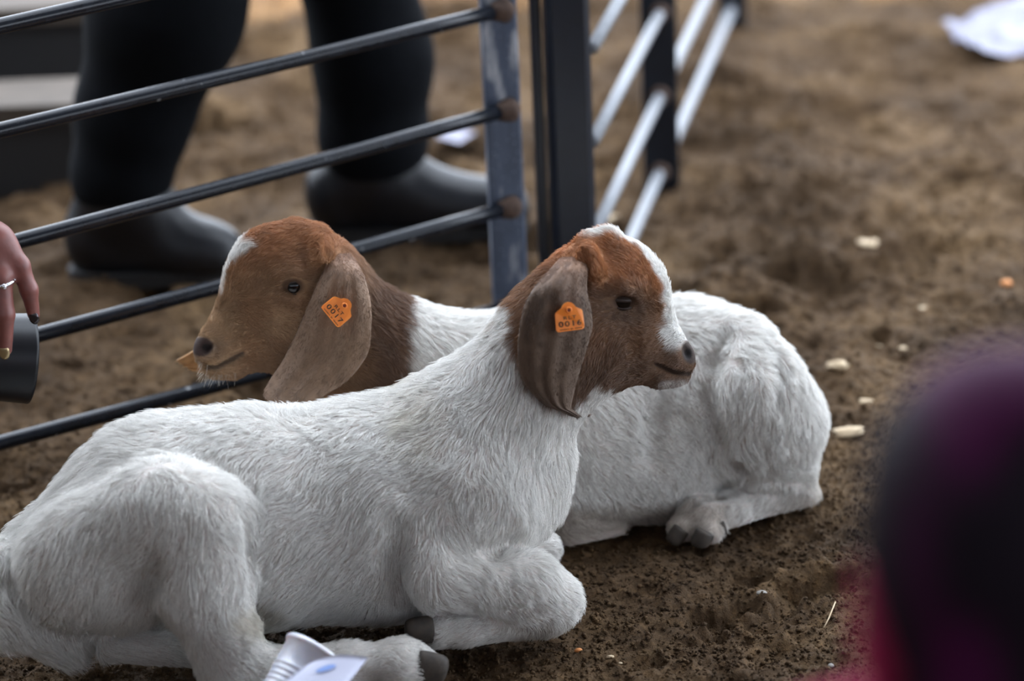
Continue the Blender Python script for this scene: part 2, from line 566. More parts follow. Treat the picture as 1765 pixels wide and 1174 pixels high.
M_FUR, _n, _l, _b = new_mat('goat_fur')
_n.remove(_b)
_a = _n.new('ShaderNodeAttribute'); _a.attribute_name = 'Col'
_d = _n.new('ShaderNodeBsdfDiffuse')
_t = _n.new('ShaderNodeBsdfTranslucent')
_g = _n.new('ShaderNodeBsdfAnisotropic') if hasattr(bpy.types, 'ShaderNodeBsdfAnisotropic') else _n.new('ShaderNodeBsdfGlossy')
_g.inputs['Roughness'].default_value = 0.42
_g.inputs['Color'].default_value = (0.9, 0.95, 1, 1)
_m1 = _n.new('ShaderNodeMixShader'); _m1.inputs[0].default_value = 0.30
_m2 = _n.new('ShaderNodeMixShader'); _m2.inputs[0].default_value = 0.035
_l.new(_a.outputs['Color'], _d.inputs['Color']); _l.new(_a.outputs['Color'], _t.inputs['Color'])
_l.new(_d.outputs[0], _m1.inputs[1]); _l.new(_t.outputs[0], _m1.inputs[2])
_l.new(_m1.outputs[0], _m2.inputs[1]); _l.new(_g.outputs[0], _m2.inputs[2])
_l.new(_m2.outputs[0], _n['Material Output'].inputs['Surface'])
M_SKIN = attr_mat('goat_skin', rough=0.75, sub=0.15, spec=0.25, bump=0.0006, scale=600)
M_EAR = attr_mat('goat_ear_leather', rough=0.7, sheen=0.15, spec=0.25, bump=0.0008, scale=500)
M_HOOF = plain('hoof_horn', (34, 31, 29), 0.7, noise=0.6, rgb2=(70, 60, 50), scale=90, bump=0.001)
M_EYE = plain('goat_eye', (16, 11, 9), 0.12, spec=.35)
M_LID = plain('goat_eyelid', (38, 29, 25), 0.55, noise=0.5, rgb2=(60, 45, 36), scale=300, bump=0.0006)
M_TAG = plain('orange_tag_plastic', (255, 150, 58), 0.35, noise=0.55, rgb2=(252, 138, 52), scale=260)
M_PRINT = plain('tag_print', (44, 38, 34), 0.7)
M_TAGHOLE = plain('tag_stud', (120, 40, 12), 0.5)

WHITE = np.array([0.80, 0.785, 0.75])

def sheet(rows, plan, thick=0.004, nu=17, sub=3, bulge_sharp=2.0):
    """an ear: rows of (left px, left py, right px, right py, offset, bulge, tilt) from root to tip -> closed shell"""
    R = np.array(rows, float)
    # smooth interpolation along the ear (Catmull-Rom)
    out = []
    n = len(R)
    for i in range(n - 1):
        p0, p1, p2, p3 = R[max(i-1, 0)], R[i], R[i+1], R[min(i+2, n-1)]
        for s in range(sub):
            t = s / sub
            out.append(0.5 * ((2*p1) + (-p0+p2)*t + (2*p0-5*p1+4*p2-p3)*t*t + (-p0+3*p1-3*p2+p3)*t**3))
    out.append(R[-1])
    V = []
    for r in out:
        for j in range(nu):
            u = j / (nu - 1)
            x = r[0] + (r[2] - r[0]) * u
            y = r[1] + (r[3] - r[1]) * u
            c = 1 - abs(2 * u - 1) ** bulge_sharp
            fold = 0.0016 * math.sin(u * 21) * c
            V.append(plan.pt(x, y, r[4] - r[5] * c + r[6] * (u - 0.5) + fold))
    V = np.array(V)
    nr = len(out)
    back = V + plan.L * thick
    edge = np.ones((nr, nu), bool); edge[1:-1, 1:-1] = False
    ei = np.where(edge.ravel())[0]
    mid = 0.5 * (V[ei] + back[ei])
    V[ei] += 0.35 * (mid - V[ei]); back[ei] += 0.35 * (mid - back[ei])
    q = []
    for i in range(nr - 1):
        for j in range(nu - 1):
            a = i * nu + j
            q.append((a, a + nu, a + nu + 1, a + 1))
    q = np.array(q)
    N = nr * nu
    allq = np.concatenate([q, q[:, ::-1] + N])
    rim = [i * nu for i in range(nr)] + [(nr-1) * nu + j for j in range(1, nu)] + [i * nu + nu - 1 for i in range(nr - 2, -1, -1)] + list(range(nu - 2, 0, -1))
    rq = [(rim[i], rim[i] + N, rim[(i+1) % len(rim)] + N, rim[(i+1) % len(rim)]) for i in range(len(rim))]
    allq = np.concatenate([allq, np.array(rq)])
    UV = np.array([[i / (nr - 1), j / (nu - 1)] for i in range(nr) for j in range(nu)])
    v = np.concatenate([V, back])
    # outward winding
    c = v.mean(0)
    return v, allq, np.concatenate([UV, UV])

def ico(r=1, sub=2):
    import bmesh
    bm = bmesh.new(); bmesh.ops.create_icosphere(bm, subdivisions=sub, radius=r)
    me = bpy.data.meshes.new('x'); bm.to_mesh(me); bm.free()
    v = np.array([p.co[:] for p in me.vertices]); f = np.array([p.vertices[:] for p in me.polygons])
    bpy.data.meshes.remove(me)
    return v, f
ICO3 = ico(1, 3); ICO2 = ico(1, 2); ICO1 = ico(1, 1)

def tube(pts, radii, seg=10, caps=True, scale2=None):
    """swept tube through points"""
    pts = np.array(pts, float); n = len(pts)
    radii = np.broadcast_to(np.array(radii, float), (n,))
    T = np.gradient(pts, axis=0); T /= np.linalg.norm(T, axis=1)[:, None]
    ref = np.array([0, 0, 1.0]) if abs(T[0][2]) < 0.9 else np.array([1.0, 0, 0])
    N = ref - (ref @ T[0]) * T[0]; N /= np.linalg.norm(N)
    v = []
    for i in range(n):
        N = N - (N @ T[i]) * T[i]; N /= np.linalg.norm(N)
        B = np.cross(T[i], N)
        for k in range(seg):
            a = 2 * math.pi * k / seg
            v.append(pts[i] + radii[i] * (math.cos(a) * N + math.sin(a) * B))
    f = [(i*seg + k, i*seg + (k+1) % seg, (i+1)*seg + (k+1) % seg, (i+1)*seg + k) for i in range(n-1) for k in range(seg)]
    if caps:
        f.append(tuple(range(seg))[::-1]); f.append(tuple((n-1)*seg + k for k in range(seg)))
    return np.array(v), f

def box_pts(c, ax, ay, az, hx, hy, hz, bev=0.0):
    """oriented box with chamfered long edges along az"""
    if bev <= 0:
        sec = [(-hx,-hy),(hx,-hy),(hx,hy),(-hx,hy)]
    else:
        b = bev
        sec = [(-hx+b,-hy),(hx-b,-hy),(hx,-hy+b),(hx,hy-b),(hx-b,hy),(-hx+b,hy),(-hx,hy-b),(-hx,-hy+b)]
    n = len(sec)
    v = [c + ax*x + ay*y + az*z for z in (-hz, hz) for x, y in sec]
    f = [tuple(range(n))[::-1], tuple(range(n, 2*n))] + [(i, (i+1) % n, n+(i+1) % n, n+i) for i in range(n)]
    return np.array(v), f

def join_parts(parts):
    V, F, o = [], [], 0
    for v, f in parts:
        V.append(np.asarray(v)); F += [tuple(int(i) + o for i in q) for q in f]; o += len(v)
    return np.concatenate(V), F

def hoof_mesh(top, tip, up, side, w, hgt):
    """one claw of a cloven hoof: a wedge from the coronet to a rounded toe"""
    top, tip, up, side = map(np.asarray, (top, tip, up, side))
    fwd = tip - top
    secs = []
    for t, sw, sh in ((0, .95, .95), (.2, 1.0, 1.0), (.5, 1.02, 1.0), (.8, .95, .92), (.95, .8, .8), (1.0, .55, .55)):
        c = top + fwd * t
        ring = []
        for k in range(12):
            a = 2 * math.pi * k / 12
            x, z = math.cos(a), math.sin(a)
            ring.append(c + side * w * sw * x * (1.0 if abs(x) > .5 else 1.0) + up * hgt * (sh * max(z, -0.75)))
        secs.append(ring)
    v = np.array([p for r in secs for p in r]); n = 12
    f = [(i*n + k, i*n + (k+1) % n, (i+1)*n + (k+1) % n, (i+1)*n + k) for i in range(len(secs)-1) for k in range(n)]
    f += [tuple(range(n))[::-1], tuple((len(secs)-1)*n + k for k in range(n))]
    return v, f

def surf(plan, v, nrm, px, py, rad=5):
    """visible surface point of a body mesh at a measured pixel, with its normal"""
    x, y = unproj(v)
    m_ = np.where(np.hypot(x - px, y - py) < rad)[0]
    d = (v[m_] - CAM) @ _f
    near = m_[d < d.min() + .01]
    p = v[near].mean(0); n = nrm[near].mean(0)
    return p, n / np.linalg.norm(n)
def make_eyes(root, plan, v, nrm, px, py, rx, ry, squint, tilt):
    """eyeballs under almond lids that follow the ball, set into both sides of the head"""
    c, n_ = surf(plan, v, nrm, px, py)
    n_ = n_ + (-plan.L) * 0.8; n_ /= np.linalg.norm(n_)
    s = mpp(c)
    hx = np.cross([0, 0, 1.0], n_); hx /= np.linalg.norm(hx)
    up = np.cross(n_, hx)
    ct, st = math.cos(tilt), math.sin(tilt)
    X = hx * ct + up * st; Z = -hx * st + up * ct
    R = rx * s * .92; dep = R * .62
    c = c - n_ * .0012
    b = ICO3[0] * R
    ball = c - n_ * dep + b[:, :1] * X + b[:, 1:2] * n_ + b[:, 2:3] * Z
    N = 48; rings = []
    outl = []
    for k in range(N):
        a = 2 * math.pi * k / N
        ca, sa = math.cos(a), math.sin(a)
        x = rx * s * math.copysign(abs(ca) ** .9, ca)
        y = s * (ry * squint if sa > 0 else ry) * sa * (1 - .30 * abs(ca) ** 2.5)
        outl.append((x, y, ca, sa))
    def on_ball(x, y, extra):
        r2 = (R + extra) ** 2 - x * x - y * y
        return max(-dep + math.sqrt(max(r2, 0)), .0004 + extra * .4)
    for grow, extra, drop in ((0, .0003, 0), (1.2, .0016, 0), (4.0, .0020, 0), (8.0, .0008, .0), (13.0, 0, .004)):
        rg = []
        for x, y, ca, sa in outl:
            g = grow * (1.45 if sa > 0 else .9)
            xx, yy = x + ca * g * .75 * s, y + sa * g * s
            h = on_ball(xx, yy, extra) if drop == 0 else -drop
            if grow == 8.0: h = min(h, .0012)
            rg.append(c + X * xx + Z * yy + n_ * h)
        rings.append(rg)
    lv = np.array([p for r in rings for p in r])
    lf = [(i*N + k, i*N + (k+1) % N, (i+1)*N + (k+1) % N, (i+1)*N + k) for i in range(len(rings) - 1) for k in range(N)]
    flip = lambda q: q - 2 * ((q[:, 1] - plan.y0 - plan.sl * q[:, 0]) / math.hypot(1, plan.sl))[:, None] * plan.L
    for mir in (False, True):
        bv, ev = (flip(ball), flip(lv)) if mir else (ball, lv)
        o = link('eye', mesh_np('eye', bv, ICO3[1]), root, M_EYE)
        tag(o, 'dark glossy eye')
        lo = link('eyelid', mesh_np('eyelid', ev, lf), o, M_LID)
        sm = lo.modifiers.new('s', 'SUBSURF'); sm.levels = 1; sm.render_levels = 2

def text_mesh(body, size):
    cu = bpy.data.curves.new('t', 'FONT'); cu.body = body; cu.size = size
    cu.align_x = 'CENTER'; cu.align_y = 'CENTER'; cu.extrude = 0.00015; cu.offset = size * 0.012
    cu.space_character = 1.25
    o = bpy.data.objects.new('t', cu); COL.objects.link(o)
    dg = bpy.context.evaluated_depsgraph_get()
    me = bpy.data.meshes.new_from_object(o.evaluated_get(dg))
    v = np.array([p.co[:] for p in me.vertices]); f = [tuple(p.vertices) for p in me.polygons]
    bpy.data.objects.remove(o); bpy.data.curves.remove(cu); bpy.data.meshes.remove(me)
    return v, f

def ear_tag(root, c, X, Z, n_, w, h, number):
    """small plastic flag tag: shoulders, round top with stud hole, printed code"""
    out = [(-.5, -.42), (-.47, -.49), (-.40, -.5), (.40, -.5), (.47, -.47), (.5, -.40), (.49, .12), (.46, .19), (.38, .23), (.26, .30), (.20, .40), (.12, .47), (0, .5), (-.12, .47), (-.20, .40), (-.26, .30), (-.38, .23), (-.46, .17), (-.49, .10)]
    n = len(out); th = 0.0016
    hole = [(0.0 + .07 * math.cos(a), .22 + .07 * math.sin(a)) for a in np.linspace(0, 2*math.pi, 12, endpoint=False)]
    pos = lambda x, y, d: c + X * x * w + Z * y * h + n_ * (d + 0.0025 * (1 - (2*x)**2) )
    v = [pos(x, y, th) for x, y in out] + [pos(x, y, 0) for x, y in out]
    f = [tuple(range(n)), tuple(range(2*n-1, n-1, -1))] + [(i, n+i, n+(i+1) % n, (i+1) % n) for i in range(n)]
    t = link('ear_tag', mesh_np('ear_tag', np.array(v), f, smooth=False), root, M_TAG)
    tag(t, 'orange plastic ear tag reading RLT ' + number)
    # stud: raised collar and dark hole
    sv, sf = [], []
    for rr, d in ((.115, .0002), (.105, .0012), (.07, .0014), (.06, .0004)):
        for k in range(16):
            a = 2*math.pi*k/16
            sv.append(pos(rr*math.cos(a), .22 + rr*math.sin(a), th + d))
    sf = [(i*16+k, i*16+(k+1) % 16, (i+1)*16+(k+1) % 16, (i+1)*16+k) for i in range(3) for k in range(16)]
    link('stud_collar', mesh_np('stud_collar', np.array(sv), sf), t, M_TAG)
    hv = [pos(.062*math.cos(a), .22+.062*math.sin(a), th + .0004) for a in np.linspace(0, 2*math.pi, 16, endpoint=False)]
    link('stud_hole', mesh_np('stud_hole', np.array(hv), [tuple(range(16))], False), t, M_TAGHOLE)
    for txt, sz, yy in (('RLT', .155, -.045), (number, .25, -.255)):
        tv, tf = text_mesh(txt, 1.0)
        wd = tv[:, 0].max() - tv[:, 0].min()
        ht = tv[:, 1].max() - tv[:, 1].min()
        tw = {'RLT': .44, number: .80}.get(txt, .78)
        vx = tv[:, 0] / wd * tw
        vy = tv[:, 1] / ht * sz * .75 + yy
        vv = np.array([pos(x, y, th + 0.00012 + zz * 0.3) for x, y, zz in zip(vx, vy, tv[:, 2])])
        link('printed_code', mesh_np('printed_code', vv, tf, False), t, M_PRINT)
    # the last printed line is too small to read: a row of fine strokes
    tk, r_ = [], random.Random(3)
    for i in range(17):
        if i in (7, 10): continue
        x0 = -.38 + .76 * i / 16
        hh = r_.uniform(.014, .028)
        tk.append((np.array([pos(x0, -.435 - hh, th + .0001), pos(x0 + .026, -.435 - hh, th + .0001), pos(x0 + .026, -.435 + hh, th + .0001), pos(x0, -.435 + hh, th + .0001)]), [(0, 1, 2, 3)]))
    v, f = join_parts(tk)
    tag(link('fine_print', mesh_np('fine_print', v, f, False), t, M_PRINT), kind='stuff')
    return t

def finish_goat(name, plan, colour_fn, label, h, fur_n, hair_scale, seed):
    plan.press()
    v, q = build_implicit(plan.prims, h)
    v[:, 2] = np.maximum(v[:, 2], 0.002)
    nrm = vert_normals(v, q)
    base = v[:, :2].mean(0)
    root = empty(name, (base[0], base[1], 0), label, 'goat', 'goat kids lying by the fence')
    col, skin, hl = colour_fn(v, nrm, plan)
    fl, ln = flow_field(plan.prims, v)
    me = mesh_np('body', v, q)
    vcol(me, skin)
    body = link('body', me, root, M_SKIN)
    vis = (nrm @ (-_f))
    wgt = np.where(v[:, 2] < 0.012, 0.15, 1.0) * np.where(vis < -0.35, 0.25, 1.0) * np.clip(0.0135 / np.maximum(ln * hl, 0.0035), 0.8, 2.2)
    wgt *= np.where(hl < 0.05, 0, 1)
    grow_fur('fur', v, q, nrm, fl, ln * hl * hair_scale, col, fur_n, body, M_FUR, seed=seed, weight=wgt, lift=.62, clump=.62)
    return root, body, v, nrm

def whiskers(root, plan, v, nrm, spots, dirn, colour, seed, ln=.016):
    """long loose hairs on chin and lips"""
    r = np.random.default_rng(seed)
    n = 0; pts = []
    for px, py, num in spots:
        for _ in range(num):
            p, nn = surf(plan, v, nrm, px + r.normal() * 7, py + r.normal() * 3, 9)
            d = np.array(dirn) + .5 * nn + .35 * r.normal(size=3); d /= np.linalg.norm(d)
            L_ = ln * r.uniform(.5, 1.2)
            pts.append([p + d * L_ * t + np.array([0, 0, -.25 * L_ * t * t]) for t in np.linspace(0, 1, 5)])
    pts = np.array(pts)
    hc = bpy.data.hair_curves.new('whiskers'); hc.add_curves([5] * len(pts))
    hc.attributes['position'].data.foreach_set('vector', pts.astype(np.float32).ravel())
    ra = hc.attributes.get('radius') or hc.attributes.new('radius', 'FLOAT', 'POINT')
    ra.data.foreach_set('value', np.tile(np.array([.00022, .0002, .00016, .00012, .00005], np.float32), len(pts)))
    ca = hc.attributes.new('Col', 'FLOAT_COLOR', 'CURVE')
    ca.data.foreach_set('color', np.tile(np.array(list(colour) + [1], np.float32), len(pts)))
    tag(link('whiskers', hc, root, M_FUR), kind='stuff')

# ---- goat in front, facing right
A = Plan(0, 3.09, 900, 3.20)
back = (-0.62, 0.0, -0.62)
dn = (-0.25, 0, -1)
# trunk, chest and neck
A.add((285, 895, .00, 152), (128, 992, .0, 134), k=.045, s=.86, flow=(-.8, -.1, -.7), hair=.020)
A.add((290, 885, .00, 160), (400, 886, .0, 170), k=.06, s=.86, flow=back, hair=.018)
A.add((480, 896, .00, 178), (640, 884, .0, 178), k=.06, s=.90, flow=back, hair=.018)
A.add((690, 862, .00, 180), (765, 818, .0, 150), k=.06, s=.78, flow=(-.5, 0, -.8), hair=.019)
A.add((820, 800, .00, 138), (845, 830, .0, 118), k=.05, s=.82, flow=(-.1, 0, -1), hair=.019)
A.add((945, 585, .00, 88), (812, 785, .0, 136), k=.05, s=.82, flow=(-.45, 0, -.9), hair=.017)
A.add((900, 800, .01, 62), (905, 850, .01, 45), k=.05, s=1.0, flow=dn, hair=.016)
# near hind leg
A.add((165, 945, -.085, 98), (272, 893, -.105, 86), k=.035, s=.75, flow=(-.5, 0, -.9), hair=.018)
A.add((285, 886, -.11, 82), (345, 905, -.125, 70), k=.03, s=.85, flow=(.1, 0, -1), hair=.016)
A.add((340, 900, -.125, 74), (352, 1010, -.145, 76), k=.03, s=.80, flow=(.15, 0, -1), hair=.016)
A.add((352, 1010, -.145, 74), (385, 1100, -.165, 54), k=.025, s=.80, flow=(.3, 0, -1), hair=.015)
A.add((385, 1100, -.165, 54), (394, 1156, -.175, 44), k=.02, s=.85, flow=(.3, 0, -1), hair=.014)
A.add((394, 1156, -.175, 42), (600, 1144, -.18, 30), k=.02, flow=(1, 0, -.2), hair=.012)
A.add((600, 1144, -.18, 30), (690, 1144, -.185, 38), k=.02, flow=(1, 0, -.2), hair=.012)
A.add((690, 1144, -.185, 38), (722, 1152, -.185, 36), k=.02, flow=(1, 0, -.2), hair=.008)
# buttock lobe, tail, far hock
A.add((120, 985, -.07, 92), (205, 1000, -.085, 78), k=.03, s=.9, flow=(-.4, 0, -1), hair=.018)
A.add((215, 1035, -.09, 42), (285, 1010, -.10, 40), k=.02, s=.9, flow=(-.4, 0, -1), hair=.016)
A.add((0, 985, -.03, 46), (12, 1052, -.05, 48), k=.02, flow=(.1, 0, -1), hair=.024)
A.add((15, 1050, -.05, 52), (115, 1112, -.06, 30), k=.02, flow=(1, 0, -.5), hair=.028)
A.add((192, 1115, -.065, 24), (330, 1118, -.07, 30), k=.01, flow=(1, 0, -.2), hair=.012)
# near fore leg
A.add((800, 880, -.07, 118), (758, 960, -.10, 78), k=.03, s=.72, flow=(-.3, 0, -1), hair=.018)
A.add((754, 984, -.115, 66), (905, 1010, -.115, 54), k=.016, s=.9, flow=(.5, 0, -.7), hair=.015)
A.add((905, 1012, -.112, 56), (948, 1036, -.110, 54), k=.02, s=.9, flow=(1, 0, -.4), hair=.013)
A.add((940, 1058, -.105, 38), (800, 1085, -.105, 27), k=.012, flow=(-1, 0, -.2), hair=.010)
A.add((800, 1085, -.105, 27), (755, 1084, -.105, 33), k=.012, flow=(-1, 0, -.2), hair=.010)
# far knee
A.add((890, 930, .07, 40), (933, 945, .07, 31), k=.012, flow=(1, 0, -.5), hair=.012)
# head
hs = dict(k=.022, hair=.0085)
A.add((1018, 492, 0, 78.1), (1035, 490, 0, 76.3), s=.66, flow=(-.8, 0, .2), **hs)
A.add((1062, 482, 0, 68.8), (1076, 500, 0, 68.8), s=.62, flow=(-.7, 0, .6), **hs)
A.add((1076, 522, 0, 67.0), (1158, 614, 0, 34.4), s=.60, flow=(-.7, 0, .7), **hs)
A.add((1020, 575, 0, 80.0), (1045, 575, 0, 76.3), s=.55, flow=(-.9, 0, -.3), **hs)
A.add((1040, 590, 0, 65.1), (1130, 628, 0, 35.3), s=.58, flow=(-1, 0, 0), **hs)
A.add((1160, 620, 0, 30.7), (1166, 624, 0, 27.9), k=.012, s=.86, flow=(-1, 0, .3), hair=.004)
A.add((1140, 644, 0, 21.4), (1166, 646, 0, 17.7), k=.010, s=.9, flow=(-1, 0, -.3), hair=.005)
A.add((975, 560, 0, 83.7), (965, 640, 0, 74.4), k=.04, s=.7, flow=(-.4, 0, -1), hair=.013)
# brow, horn bud, cheek bone
A.add((1078, 500, -.036, 18.6), (1100, 508, -.034, 14.0), k=.014, flow=(-.7, 0, .5), hair=.006)
A.add((1020, 470, -.038, 22.3), (1014, 440, -.030, 18.6), k=.012, flow=(-.3, 0, .6), hair=.011)
A.add((1018, 420, 0, 20.5), (1046, 414, 0, 20.5), k=.014, flow=(-.5, 0, .7), hair=.012)
A.fold([(1052, 520, 5), (1074, 520, 13), (1098, 526, 5)], k=.008, sink=-.002, mirror=True)
A.fold([(1058, 545, 4), (1078, 547, 4), (1098, 540, 3)], k=.010, sink=-.001, mirror=True)
A.fold([(1186, 612, 6), (1181, 604, 4)], k=.004, sink=.001, mirror=True)
A.fold([(1188, 644, 4), (1168, 649, 4.5), (1145, 640, 4), (1128, 628, 3.5)], k=.005, sink=.0005, mirror=True)
A.fold([(1012, 432, 5), (1010, 462, 6), (1013, 500, 5)], k=.010, sink=0)
A.fold([(268, 968, 7), (262, 1000, 8), (240, 1045, 6)], k=.022, sink=.0)
A.fold([(684, 900, 6), (682, 960, 12), (694, 1040, 14)], k=.025, sink=-.002)
A.fold([(830, 1053, 5), (880, 1056, 7), (922, 1048, 6)], k=.012, sink=.001)
A.fold([(790, 955, 5), (850, 948, 9), (890, 930, 5)], k=.022, sink=-.001)
A.fold([(420, 880, 6), (438, 960, 10), (440, 1040, 9)], k=.022, sink=-.001)
A.fold([(20, 990, 7), (70, 1060, 8)], k=.014, sink=.002)

def colour_A(v, nrm, plan):
    x0, y0, w, x, y = plan.flat(v)
    wob = 9 * fbm(v * 70, 3, 3)
    # brown hood: closed outline on the mid plane
    hood = [(840, 580), (868, 520), (905, 460), (960, 418), (1010, 385), (1110, 385), (1230, 560), (1230, 680), (1170, 657), (1100, 690), (1035, 665), (985, 700), (940, 690), (908, 650), (885, 608), (868, 560)]
    d = signed(x, y, hood) + wob
    br = sstep(7, -7, d)
    # white notch behind the ear
    notch = signed(x, y, [(872, 525), (886, 540), (880, 600), (840, 640), (835, 585)]) + 0.6 * wob
    br = br * sstep(-5, 5, notch)
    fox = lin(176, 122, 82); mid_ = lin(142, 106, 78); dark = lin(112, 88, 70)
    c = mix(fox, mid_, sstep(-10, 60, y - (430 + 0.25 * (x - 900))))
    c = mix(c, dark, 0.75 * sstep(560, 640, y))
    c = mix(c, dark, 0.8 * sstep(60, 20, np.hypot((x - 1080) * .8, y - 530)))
    c = c * (1 + 0.16 * fbm(v * 45, 3, 9))[:, None]
    # white blaze over poll, forehead and nose bridge
    top = [(985, 400), (1040, 395), (1080, 405), (1110, 445), (1140, 500), (1168, 555), (1190, 592), (1202, 612)]
    prof = poly_dist(x0, y0, top)
    wid = 0.0095 + 0.012 * sstep(1085, 1140, x) - 0.014 * sstep(1160, 1186, x)
    bl = sstep(.004, -.004, np.abs(w) - wid + 0.004 * fbm(v * 90, 2, 4)) * sstep(44, 30, prof) * sstep(612, 590, y)
    bl *= sstep(1000, 1020, x + wob)
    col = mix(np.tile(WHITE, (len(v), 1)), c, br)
    col = mix(col, np.array(WHITE) * .98, bl)
    # pale chin, dark nose pad and lips
    col = mix(col, lin(185, 176, 170), sstep(652, 660, y) * sstep(1130, 1150, x) * sstep(1215, 1205, x))
    nose = sstep(1, -1, (np.hypot((x - 1190) / 17, (y - 606) / 22) - 1) * 8)
    lip = sstep(6.5, 2.5, poly_dist(x, y, [(1197, 646), (1160, 641), (1130, 627)])) * sstep(.004, .010, np.abs(w))
    eye = sstep(26, 14, np.hypot(x - 1074, (y - 521) * 1.5)) * sstep(.015, .03, np.abs(w))
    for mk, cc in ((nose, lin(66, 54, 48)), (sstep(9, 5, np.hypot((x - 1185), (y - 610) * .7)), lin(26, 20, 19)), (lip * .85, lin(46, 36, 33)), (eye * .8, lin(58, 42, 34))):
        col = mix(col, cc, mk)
    # soft stains on the white coat: dung and dust on the lower legs and belly, a greenish rub on the shoulder
    body = 1 - br
    st = sstep(0.05, 0.0, v[:, 2]) * (0.5 + 0.5 * fbm(v * 22, 3, 21)) * body
    col = mix(col, lin(150, 128, 104), np.clip(0.75 * st, 0, 0.8))
    rub = sstep(70, 15, np.hypot((x - 725) * 1.0, (y - 735) * .7)) * (0.5 + 0.5 * fbm(v * 40, 3, 25)) * body
    col = mix(col, lin(176, 160, 112), np.clip(0.32 * rub, 0, .4))
    col = mix(col, lin(176, 166, 140), np.clip(.5 * sstep(40, 10, np.hypot((x - 460) * .5, y - 1050)) * body, 0, .5))
    skin = col * np.where(br > .5, .8, .93)[:, None]
    skin = mix(skin, lin(176, 158, 150), (.45 * body))
    hl = np.ones(len(v)) * (1 - .75 * np.maximum(nose, lip)) * (1 - .6 * eye)
    hl = np.where((nose > .5) | (np.hypot((x - 1074) / 25, (y - 521) / 13) < 1), 0.0, hl)
    return col, skin, hl

rootA, bodyA, vA, nA = finish_goat('goat', A, colour_A, 'white goat kid with white blazed brown head lying in front facing right', VOX, FUR_A, 1.0, 3)
make_eyes(rootA, A, vA, nA, 1074, 522, 23, 8, .22, math.radians(-8))

def ear_colour(v, uv, c0, c1, seed):
    t = sstep(0, .35, uv[:, 0])
    c = mix(np.tile(c0, (len(v), 1)), c1, t)
    rim = sstep(.09, .0, np.minimum(uv[:, 1], 1 - uv[:, 1]))
    c = mix(c, c * 1.35, .5 * rim)
    return c * (1 + 0.18 * fbm(v * np.array([160, 160, 40.]), 3, seed))[:, None]
def make_ear(root, rows, plan, c0, c1, seed, label, hair=.006, n=16000, sharp=2.0):
    v, q, uv = sheet(rows, plan, sub=6, nu=25, bulge_sharp=sharp)
    nrm = vert_normals(v, q)
    # orient outwards
    half = len(v) // 2
    if (nrm[:half] @ plan.L).mean() > 0:
        q = q[:, ::-1]; nrm = -nrm
    col = ear_colour(v, uv, c0, c1, seed)
    me = mesh_np('ear', v, q); vcol(me, col * .9)
    o = link('ear', me, root, M_EAR)
    tag(o, label)
    nr = half // 25
    g = np.gradient(v[:half].reshape(nr, 25, 3), axis=0).reshape(-1, 3)
    fl = np.concatenate([g, g]); fl /= np.maximum(np.linalg.norm(fl, axis=1), 1e-9)[:, None]
    grow_fur('ear_fur', v, q, nrm, fl, np.full(len(v), hair), col, n, o, M_FUR, lift=.35, radius=.00026, seed=seed, clump=.25)
    return v, half
EARA = lin(98, 80, 66); EARA2 = lin(88, 68, 55)
rowsA = [(966, 446, 1008, 440, -.012, .004, .0), (956, 458, 1011, 452, -.036, .010, .004), (940, 476, 1013, 470, -.054, .014, .006), (920, 500, 1012, 500, -.066, .018, .012),
         (905, 530, 1019, 535, -.070, .017, .016), (896, 570, 1021, 566, -.073, .016, .018), (893, 610, 1009, 610, -.074, .015, .016),
         (897, 645, 997, 650, -.073, .014, .012), (911, 672, 988, 684, -.071, .012, .008), (936, 696, 985, 704, -.070, .008, .004),
         (965, 710, 992, 711, -.069, .004, .002), (994, 721, 1000, 718, -.068, .001, .0)]
make_ear(rootA, rowsA, A, lin(128, 92, 66), EARA, 61, 'dark brown drooping ear')
rowsA2 = [(r[0] + 18, r[1] - 2, r[2] + 18, r[3] - 2, -r[4], -r[5], -r[6]) for r in rowsA]
make_ear(rootA, rowsA2, A, lin(128, 92, 66), EARA, 62, 'dark brown drooping ear', n=5000)

def place_tag(root, plan, px, py, off, wpx, hpx, ang, number):
    c = plan.pt(px, py, off)
    s = mpp(c)
    n_ = -plan.L * .96 + np.array([0, 0, .28]); n_ /= np.linalg.norm(n_)
    hx = np.cross([0, 0, 1.0], n_); hx /= np.linalg.norm(hx); hx = -hx if hx[0] < 0 else hx
    up = np.cross(hx, n_); up = -up if up[2] < 0 else up
    ca, sa = math.cos(ang), math.sin(ang)
    X = hx * ca + up * sa; Z = -hx * sa + up * ca
    return ear_tag(root, c, X, Z, n_, wpx * s, hpx * s, number)
place_tag(rootA, A, 980.5, 545, -.094, 50, 50, math.radians(1), '0016')

def claws(root, plan, px0, py0, px1, py1, off, wpx, hpx, gap):
    for sd in (-1, 1):
        a, b = plan.pt(px0, py0, off + sd * gap), plan.pt(px1, py1, off + sd * gap * 1.25)
        s = mpp(a)
        fwd = (b - a) / np.linalg.norm(b - a)
        side = np.cross(fwd, [0, 0, 1.0]); side /= np.linalg.norm(side)
        up = np.cross(side, fwd)
        v, f = hoof_mesh(a, b, up, side, wpx * s, hpx * s)
        v[:, 2] = np.maximum(v[:, 2], 0.001)
        o = link('hoof', mesh_np('hoof', v, f), root, M_HOOF)
        mo = o.modifiers.new('s', 'SUBSURF'); mo.levels = 1; mo.render_levels = 2
        tag(o, 'dark grey cloven hoof')
claws(rootA, A, 712, 1150, 768, 1160, -.187, 19, 36, .014)
claws(rootA, A, 748, 1086, 698, 1092, -.108, 17, 30, .012)
whiskers(rootA, A, vA, nA, [(1150, 660, 10), (1170, 656, 8)], (.35, 0, -.9), lin(226, 222, 214), 5, .011)

